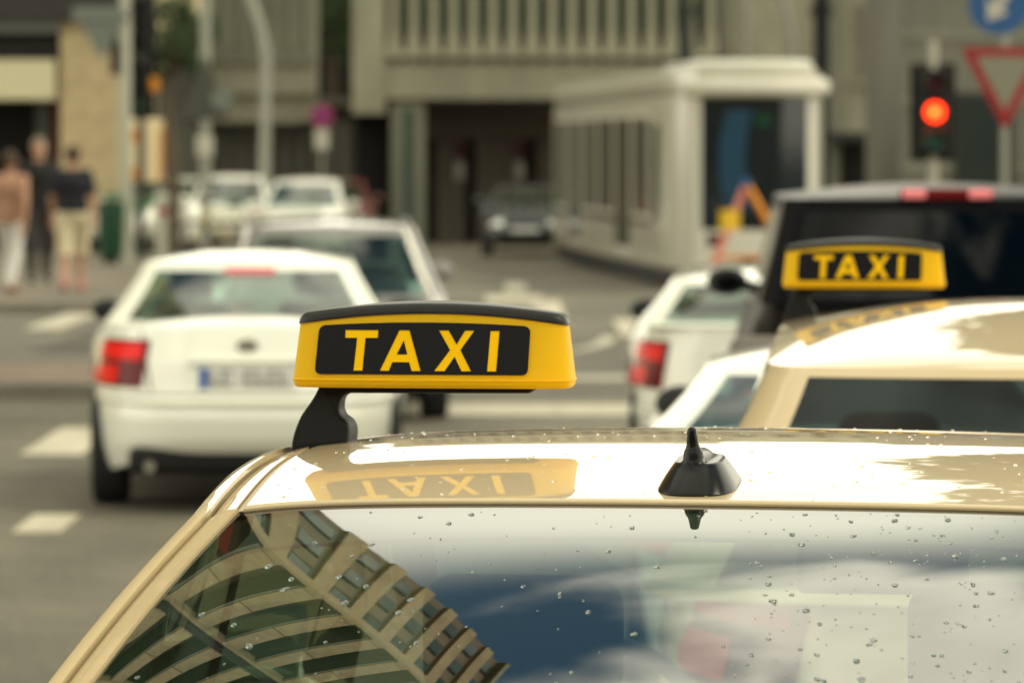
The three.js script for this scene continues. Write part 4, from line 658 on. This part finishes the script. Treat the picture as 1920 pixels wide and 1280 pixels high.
{ const Z = 90, x = PX(496, Z), g = thing('street_lamp', 'grey green street lamp with a column bending left above the parked white cars', 'street lamp', [x, 0, -Z]);
  part('column', tubeG([[0, 0, 0], [0, 1.5, 0], [0.02, 3.1, 0], [0.02, 3.7, 0], [-0.08, 4.2, 0], [-0.26, 4.75, 0], [-0.5, 5.3, 0], [-0.95, 5.8, 0]], 0.1, 50, 12), M.steelPole, g); part('lantern', rboxG(-1.75, -0.9, 5.75, 5.92, -0.14, 0.14, 0.06), M.steelPole, g); part('foot', new THREE.CylinderGeometry(0.17, 0.19, 0.5, 20).translate(0, 0.25, 0), M.steelPole, g); }
{ const Z = 91, x = PX(1470, Z), g = thing('street_lamp', 'grey street lamp behind the tram roof with curved top', 'street lamp', [x, 0, -Z]);
  part('column', tubeG([[0.2, 0, 0], [0.2, 2.6, 0], [0.19, 3.6, 0], [0.1, 4.3, 0], [-0.1, 4.9, 0], [-0.6, 5.3, 0]], 0.075, 40, 12), M.steelPole, g); part('lantern', rboxG(-1.3, -0.55, 5.24, 5.4, -0.13, 0.13, 0.05), M.steelPole, g); part('foot', new THREE.CylinderGeometry(0.14, 0.16, 0.4, 20).translate(0.2, 0.2, 0), M.steelPole, g); }
for (const [px, Z, r, m, lab] of [[1285, 93, 0.16, M.poleDark, 'dark green catenary mast behind the left end of the tram roof'], [1541, 93, 0.17, M.gap, 'thick black catenary mast behind the right end of the tram roof'], [1397, 94, 0.075, M.steelPole, 'thin grey catenary mast above the middle of the tram roof']]) {
  const g = thing('catenary_mast', lab, 'mast', [PX(px, Z), 0, -Z]); pole(g, 'column', 0, 0, 0, 7.5, r, m, r * 0.85); part('foot', new THREE.CylinderGeometry(r * 1.5, r * 1.6, 0.3, 20).translate(0, 0.15, 0), m, g); part('bracket_arm', barG([0, 6.6, 0], [1.8, 6.9, 1.2], 0.04), m, g); part('collar', new THREE.CylinderGeometry(r * 1.35, r * 1.35, 0.16, 20).translate(0, PY(20, Z), 0), m, g); }
{ const Z = 94.5, x = PX(603, Z), g = thing('no_stopping_sign', 'round purple red no stopping sign with white plate on a thin post', 'road sign', [x, 0, -Z]);
  pole(g, 'post', 0, -0.03, 0, PY(190, Z), 0.03, M.steelPole); part('round_plate', new THREE.CylinderGeometry(0.22, 0.22, 0.012, 32).rotateX(Math.PI / 2).translate(0, PY(217, Z), 0.012), M.signPurple, g); part('centre_disc', new THREE.CylinderGeometry(0.15, 0.15, 0.006, 32).rotateX(Math.PI / 2).translate(0, PY(217, Z), 0.022), std(0.16, 0.03, 0.16, 0.5), g); part('red_cross_bar', boxG(-0.15, 0.15, -0.025, 0.025, 0, 0.004).rotateZ(0.78).translate(0, PY(217, Z), 0.0255), M.signPurple, g); part('white_plate', rboxG(-0.14, 0.14, PY(280, Z), PY(242, Z), 0, 0.012, 0.004), M.signWhite, g); }
{ const Z = 88, x = PX(272, Z), g = thing('notice_board', 'bright cream notice board with orange edge behind the masts', 'notice board', [x, 0, -Z]);
  part('board', rboxG(-0.30, 0.32, PY(342, Z), PY(224, Z), -0.05, 0.05, 0.04), M.cream, g); for (const s of [-1, 1]) part('leg', barG([s * 0.24, 0, 0], [s * 0.24, PY(335, Z), 0], 0.035), M.steelPole, g); part('orange_edge', rboxG(0.27, 0.33, PY(340, Z), PY(240, Z), 0.05, 0.065, 0.004), M.orange, g); for (const p of [255, 325]) part('orange_disc', new THREE.CylinderGeometry(0.11, 0.11, 0.012, 24).rotateX(Math.PI / 2).translate(-0.2, PY(p, Z), 0.056), M.orange, g); }
{ const Z = 60, g = thing('warning_trestle', 'orange and red A-frame trestle with yellow flag in front of the tram', 'trestle', [PX(1400, Z), 0, -Z]), h = PY(345, Z);
  part('leg', barG([-0.62, 0, 0], [0, h, 0], 0.045), std(0.72, 0.22, 0.16, 0.6), g); part('leg', barG([0.85, 0, 0.03], [0, h, 0.03], 0.045), M.orange, g); part('cross_bar', barG([-0.36, 0.6, 0], [0.5, 0.6, 0.03], 0.03), M.orange, g); part('flag', slabG((u, v) => [-0.34 + u * 0.26, PY(432, Z) + v * 0.26, 0.06 + 0.02 * Math.sin(u * 5)], 8, 4, 0.006), std(0.8, 0.5, 0.02, 0.6), g); part('apex_clip', rboxG(-0.05, 0.05, h - 0.04, h + 0.06, -0.05, 0.08, 0.02), M.signBlue, g); }
for (const [px, Z, h, lab] of [[303, 76, 1.15, 'pale bollard left of the sign post'], [1776, 58, 1.0, 'pale bollard just behind the red traffic light post']]) { const g = thing('bollard', lab, 'bollard', [PX(px, Z), px > 1000 ? 0.13 : PAV, -Z], 0, 'pale bollards'); part('shaft', new THREE.LatheGeometry([[0, 0], [0.1, 0], [0.1, 0.05], [0.085, 0.08], [0.085, h - 0.15], [0.1, h - 0.12], [0.1, h - 0.05], [0.06, h], [0, h]].map(p => new THREE.Vector2(...p)), 20), M.polePale, g); part('band', new THREE.CylinderGeometry(0.0875, 0.0875, 0.1, 20).translate(0, h - 0.3, 0), M.signRed, g); }
{ // litter bin
  const Z = 77, g = thing('litter_bin', 'dark green litter bin at the foot of the pale mast', 'bin', [PX(207, Z), PAV, -Z]); part('drum', new THREE.LatheGeometry([[0, 0.1], [0.2, 0.1], [0.23, 0.95], [0.25, 0.97], [0.25, 1.0], [0.2, 1.0], [0.19, 0.3], [0, 0.3]].map(p => new THREE.Vector2(...p)), 24), std(0.01, 0.06, 0.03, 0.5), g); part('foot', new THREE.CylinderGeometry(0.12, 0.14, 0.1, 20).translate(0, 0.05, 0), M.gap, g); part('lid', new THREE.SphereGeometry(0.25, 24, 8, 0, 6.283, 0, 1.2).scale(1, 0.5, 1).translate(0, 1.02, 0), std(0.01, 0.06, 0.03, 0.5), g); }
{ // bicycle
  const Z = 78.5, g = thing('bicycle', 'parked bicycle with pale saddle bag behind the white saloon roof', 'bicycle', [PX(420, Z), PAV, -Z], 0.35), R = 0.34; const black = M.gap, col = std(0.5, 0.38, 0.1, 0.4);
  for (const s of [-1, 1]) { const w = new THREE.Group(); w.name = 'wheel'; w.position.set(s * 0.53, R, 0); g.add(w); part('tyre', new THREE.TorusGeometry(R - 0.02, 0.02, 10, 44), M.rubber, w); part('rim', new THREE.TorusGeometry(R - 0.045, 0.01, 8, 44), M.rim, w); part('spokes', merged([...Array(12)].map((_, i) => barG([0, 0, 0.02 * (i % 2 ? 1 : -1)], [(R - 0.05) * Math.cos(i * 0.5236), (R - 0.05) * Math.sin(i * 0.5236), 0], 0.0025, 0.0025, 5))), M.rim, w); part('hub', new THREE.CylinderGeometry(0.025, 0.025, 0.08, 12).rotateX(Math.PI / 2), M.rim, w); }
  part('frame', merged([barG([0.08, 0.3, 0], [-0.12, 0.82, 0], 0.017), barG([0.08, 0.3, 0], [-0.36, 0.72, 0], 0.019), barG([-0.12, 0.82, 0].map((v, i) => i ? v : 0.16), [-0.36, 0.82, 0], 0.016), barG([0.08, 0.3, 0], [0.18, 0.84, 0], 0.017), barG([0.08, 0.3, 0.03], [0.53, R, 0.04], 0.01), barG([0.16, 0.8, 0.03], [0.53, R, 0.04], 0.01)]), col, g);
  part('fork', merged([barG([-0.35, 0.9, 0], [-0.4, 0.62, 0], 0.018), barG([-0.4, 0.64, 0.04], [-0.53, R, 0.05], 0.011), barG([-0.4, 0.64, -0.04], [-0.53, R, -0.05], 0.011)]), col, g); part('handlebar', tubeG([[-0.2, 1.0, -0.27], [-0.32, 1.0, -0.15], [-0.35, 0.97, 0], [-0.32, 1.0, 0.15], [-0.2, 1.0, 0.27]], 0.013, 24, 8), black, g); part('saddle', rboxG(0.06, 0.33, 0.9, 0.97, -0.08, 0.08, 0.035), black, g); part('seat_post', barG([0.18, 0.82, 0], [0.2, 0.92, 0], 0.014), M.rim, g); part('saddle_bag', rboxG(0.3, 0.72, 0.55, 0.86, 0.03, 0.2, 0.05), std(0.7, 0.65, 0.55, 0.8), g); part('crank', merged([new THREE.CylinderGeometry(0.09, 0.09, 0.012, 24).rotateX(Math.PI / 2).translate(0.08, 0.3, 0.05), barG([0.08, 0.3, 0.06], [0.18, 0.17, 0.06], 0.01)]), M.rim, g); }
// ---------------------------------------------------------------- trees
function tree(name, label, pos, h, crownR, crownY, n, m, group) {
  const t = thing(name, label, 'tree', pos, 0, group); const limbs = [tubeG([[0, 0, 0], [0.05, h * 0.3, 0.02], [-0.03, h * 0.55, 0], [0.02, crownY + crownR * 0.4, 0]], 1, 20, 10)];
  { const p = limbs[0].attributes.position; const c = new THREE.CatmullRomCurve3([V(0, 0, 0), V(0.05, h * 0.3, 0.02), V(-0.03, h * 0.55, 0), V(0.02, crownY + crownR * 0.4, 0)]); for (let i = 0; i <= 20; i++) { const q = c.getPointAt(i / 20), r = lerp(0.035 * h, 0.008 * h, i / 20); for (let k = 0; k <= 10; k++) { const id = i * 11 + k; p.setXYZ(id, q.x + (p.getX(id) - q.x) * r, q.y + (p.getY(id) - q.y) * r, q.z + (p.getZ(id) - q.z) * r); } } limbs[0].computeVertexNormals(); }
  const clumps = []; for (let i = 0; i < 26; i++) { const a = rnd() * 6.28, e = rnd() * 2 - 1, r = crownR * (0.45 + 0.5 * rnd()), s = Math.sqrt(1 - e * e); clumps.push([r * s * Math.cos(a), crownY + r * e * 0.9, r * s * Math.sin(a), crownR * (0.22 + 0.2 * rnd())]); if (i < 12) limbs.push(barG([0, crownY - crownR * (0.9 - rnd() * 0.7), 0], [clumps[i][0] * 0.9, clumps[i][1], clumps[i][2] * 0.9], 0.012 * h, 0.003 * h, 7)); }
  part('trunk', merged(limbs), M.bark, t);
  const pos2 = [], nor = []; for (let i = 0; i < n; i++) { const c = clumps[i % 26], a = rnd() * 6.28, e = rnd() * 2 - 1, r = c[3] * Math.cbrt(rnd()), s = Math.sqrt(1 - e * e), o = V(c[0] + r * s * Math.cos(a), c[1] + r * e, c[2] + r * s * Math.sin(a)), u = V(rnd() - 0.5, rnd() - 0.5, rnd() - 0.5).normalize(), w = V(rnd() - 0.5, rnd() - 0.5, rnd() - 0.5).cross(u).normalize(), l = crownR * (0.05 + 0.04 * rnd()); const A = o.clone().addScaledVector(u, l), B = o.clone().addScaledVector(w, l * 0.45), C = o.clone().addScaledVector(u, -l), D = o.clone().addScaledVector(w, -l * 0.45), nn = u.clone().cross(w); for (const q of [A, B, C, A, C, D]) { pos2.push(q.x, q.y, q.z); nor.push(nn.x, nn.y, nn.z); } }
  const g = new THREE.BufferGeometry(); g.setAttribute('position', new THREE.Float32BufferAttribute(pos2, 3)); g.setAttribute('normal', new THREE.Float32BufferAttribute(nor, 3)); g.setAttribute('uv', new THREE.Float32BufferAttribute(new Float32Array(pos2.length / 3 * 2), 2));
  const c = part('crown', g, m, t); tag(c, null, null, null, 'stuff'); return t;
}
tree('street_tree', 'small street tree behind the dark traffic light mast', [PX(318, 82), PAV, -82], 4.6, 0.95, 3.7, 2600, M.leaf);
tree('courtyard_tree', 'dark green tree in the gap between the building wings', [PX(628, 101), 0, -100], 6, 0.95, 4.7, 2600, M.leaf);
tree('avenue_tree', 'tall street tree right of the roadway, mirrored as streaks in the nearest taxi roof', [7.6, 0.13, -42], 15, 4.2, 10.6, 15000, M.leafLight, 'trees along the right side');
// ---------------------------------------------------------------- pedestrians
function person(label, pos, turn, o) {
  const g = thing('person', label, 'person', pos, turn), H = o.h, k = H / 1.75, st = o.stride ?? 0.2, sw = o.swing ?? 0.15; // faces -z
  const J = { neck: [0, 1.46, 0.0], head: [0, 1.62, -0.02], chest: [0, 1.28, 0.0], waist: [0, 1.05, 0], hip: [0, 0.94, 0.01] };
  const leg = s => { const f = s * st; return { hip: [s * 0.095, 0.9, 0], knee: [s * 0.1, 0.48, -f * 0.55 - 0.04], ankle: [s * 0.1, 0.085 + (f < 0 ? 0.03 : 0), -f + (f < 0 ? 0.05 : 0)], toe: [s * 0.12, 0.035, -f - 0.16] }; };
  const arm = s => { const f = -s * sw; return { sh: [s * 0.185, 1.40, 0.01], el: [s * 0.245, 1.12, -f * 0.5 + 0.02], wr: [s * 0.25, 0.87, -f - 0.04] }; };
  const torso = (x, y, z, e) => { let f = Math.hypot(x / 1.5, y - 1.30, z) - 0.125 - e; f = smin(f, cap(x / 1.35, y, z, [0, 1.3, 0], [0, 1.02, 0], 0.12 + e, 0.105 + e), 0.06); f = smin(f, cap(x / 1.35, y, z, [0, 1.0, 0.01], [0, 0.92, 0.015], 0.115 + e, 0.125 + e), 0.06); return smin(f, cap(x, y, z, [-0.17, 1.40, 0], [0.17, 1.40, 0], 0.062 + e, 0.062 + e), 0.06); };
  const legF = (x, y, z, s, e) => { const l = leg(s); return smin(cap(x, y, z, l.hip, l.knee, 0.088 + e, 0.056 + e), cap(x, y, z, l.knee, l.ankle, 0.056 + e, 0.036 + e), 0.03); };
  const armF = (x, y, z, s, e) => { const a = arm(s); return smin(cap(x, y, z, a.sh, a.el, 0.052 + e, 0.039 + e), cap(x, y, z, a.el, a.wr, 0.039 + e, 0.026 + e), 0.02); };
  const body = (x, y, z) => { let f = torso(x, y, z, 0); for (const s of [-1, 1]) { f = smin(f, legF(x, y, z, s, 0), 0.03); f = smin(f, armF(x, y, z, s, 0), 0.03); } f = smin(f, cap(x, y, z, [0, 1.4, 0.01], [0, 1.54, -0.01], 0.055, 0.05), 0.03); return f; };
  const head = (x, y, z) => { let f = Math.hypot(x / 0.86, (y - 1.645) / 1.12, z * 0.98 + 0.0) - 0.098; f = smin(f, cap(x, y, z, [0, 1.585, -0.035], [0, 1.57, -0.055], 0.055, 0.045), 0.03); f = smin(f, cap(x, y, z, [0, 1.645, -0.095], [0, 1.615, -0.115], 0.01, 0.016), 0.012); for (const s of [-1, 1]) f = smin(f, cap(x, y, z, [s * 0.083, 1.66, 0.005], [s * 0.086, 1.62, 0.0], 0.013, 0.011), 0.008); return f; };
  const hands = (x, y, z) => { let f = 9; for (const s of [-1, 1]) { const w = arm(s).wr; f = Math.min(f, cap(x, y, z, w, [w[0], w[1] - 0.075, w[2] - 0.01], 0.027, 0.034)); for (let i = 0; i < 4; i++) { const b = [w[0] - s * 0.005, w[1] - 0.085, w[2] - 0.036 + i * 0.019], l = [0.062, 0.072, 0.066, 0.05][i]; f = Math.min(f, cap(x, y, z, b, [b[0] - s * 0.012, b[1] - l * 0.6, b[2]], 0.009, 0.008), cap(x, y, z, [b[0] - s * 0.012, b[1] - l * 0.6, b[2]], [b[0] - s * 0.035, b[1] - l, b[2]], 0.008, 0.007)); } f = Math.min(f, cap(x, y, z, [w[0], w[1] - 0.04, w[2] - 0.03], [w[0] - s * 0.015, w[1] - 0.085, w[2] - 0.065], 0.011, 0.008)); } return f; };
  const sc = gg => gg.scale(k, k, k);
  part('body', sc(merged([sdfG(body, [-0.42, 0.0, -0.45], [0.42, 1.58, 0.45], 0.016), sdfG(head, [-0.13, 1.5, -0.16], [0.13, 1.8, 0.14], 0.007), sdfG(hands, [-0.36, 0.66, -0.32], [0.36, 0.93, 0.3], 0.006)])), M.skin, g);
  const top = (x, y, z) => Math.max(Math.min(smin(torso(x, y, z, 0.016), 9, 0.01), ...[-1, 1].map(s => Math.max(armF(x, y, z, s, 0.014), (o.sleeve ?? 0.9) - y))), (o.hem ?? 0.92) - y, y - 1.475);
  part('top', sc(sdfG(top, [-0.42, 0.8, -0.4], [0.42, 1.52, 0.4], 0.014)), o.top, g);
  const low = (x, y, z) => Math.max(Math.min(torso(x, y, z, 0.01), ...[-1, 1].map(s => legF(x, y, z, s, o.loose ?? 0.02))), y - 1.0, (o.cuff ?? 0.1) - y);
  part('trousers', sc(sdfG(low, [-0.32, 0.05, -0.42], [0.32, 1.04, 0.42], 0.014)), o.low, g);
  for (const s of [-1, 1]) part('shoe', sc(sdfG((x, y, z) => { let f = 9; { const l = leg(s); f = Math.min(f, smin(cap(x, y, z, [l.ankle[0], l.ankle[1] - 0.03, l.ankle[2] + 0.03], l.toe, 0.048, 0.036), cap(x, y, z, [l.ankle[0], l.ankle[1], l.ankle[2]], l.ankle.map((v, i) => i === 1 ? v + 0.03 : v), 0.045, 0.043), 0.02)); } return Math.max(f, -y + 0.002); }, [-0.25, -0.02, -0.5], [0.25, 0.2, 0.45], 0.011)), o.shoe ?? M.gap, g);
  part('hair', sc(sdfG((x, y, z) => Math.max(Math.hypot(x / 0.88, (y - 1.655) / 1.1, z * 0.97 - 0.004) - 0.106, 1.60 - y + (z < 0 ? -z * 1.1 - 0.02 : -0.03), -0.085 - z + (1.70 - y) * 0.6), [-0.14, 1.5, -0.16], [0.14, 1.82, 0.16], 0.008)), o.hair, g);
  for (const s of [-1, 1]) part('eye', sc(new THREE.SphereGeometry(0.011, 10, 8).translate(s * 0.032, 1.65, -0.088)), M.signWhite, g);
  part('mouth', sc(new THREE.SphereGeometry(0.01, 10, 6).scale(2, 0.4, 0.6).translate(0, 1.575, -0.1)), M.doorRed, g);
  return g;
}
const cl = (r, g, b) => std(r, g, b, 0.9);
person('person in navy top and beige shorts walking away beside the sandstone pillar', [PX(136, 62), PAV, -62], 0.1, { h: 1.87, top: cl(0.012, 0.013, 0.022), low: cl(0.62, 0.55, 0.38), cuff: 0.44, loose: 0.035, hem: 0.95, sleeve: 1.16, hair: M.hair, shoe: cl(0.55, 0.22, 0.2), stride: 0.2 });
person('person in black clothes between the two other pedestrians', [PX(72, 66), PAV, -66], Math.PI + 0.2, { h: 1.98, top: cl(0.01, 0.01, 0.011), low: cl(0.03, 0.028, 0.026), hair: M.hairGrey, stride: 0.12 });
person('person in pinkish brown top and white trousers at left edge', [PX(18, 61), PAV, -61], -0.3, { h: 1.80, top: cl(0.42, 0.24, 0.16), low: cl(0.66, 0.65, 0.62), hem: 0.86, hair: M.hair, shoe: cl(0.25, 0.12, 0.06), stride: -0.22, swing: 0.2 });
renderer.render(scene, camera);
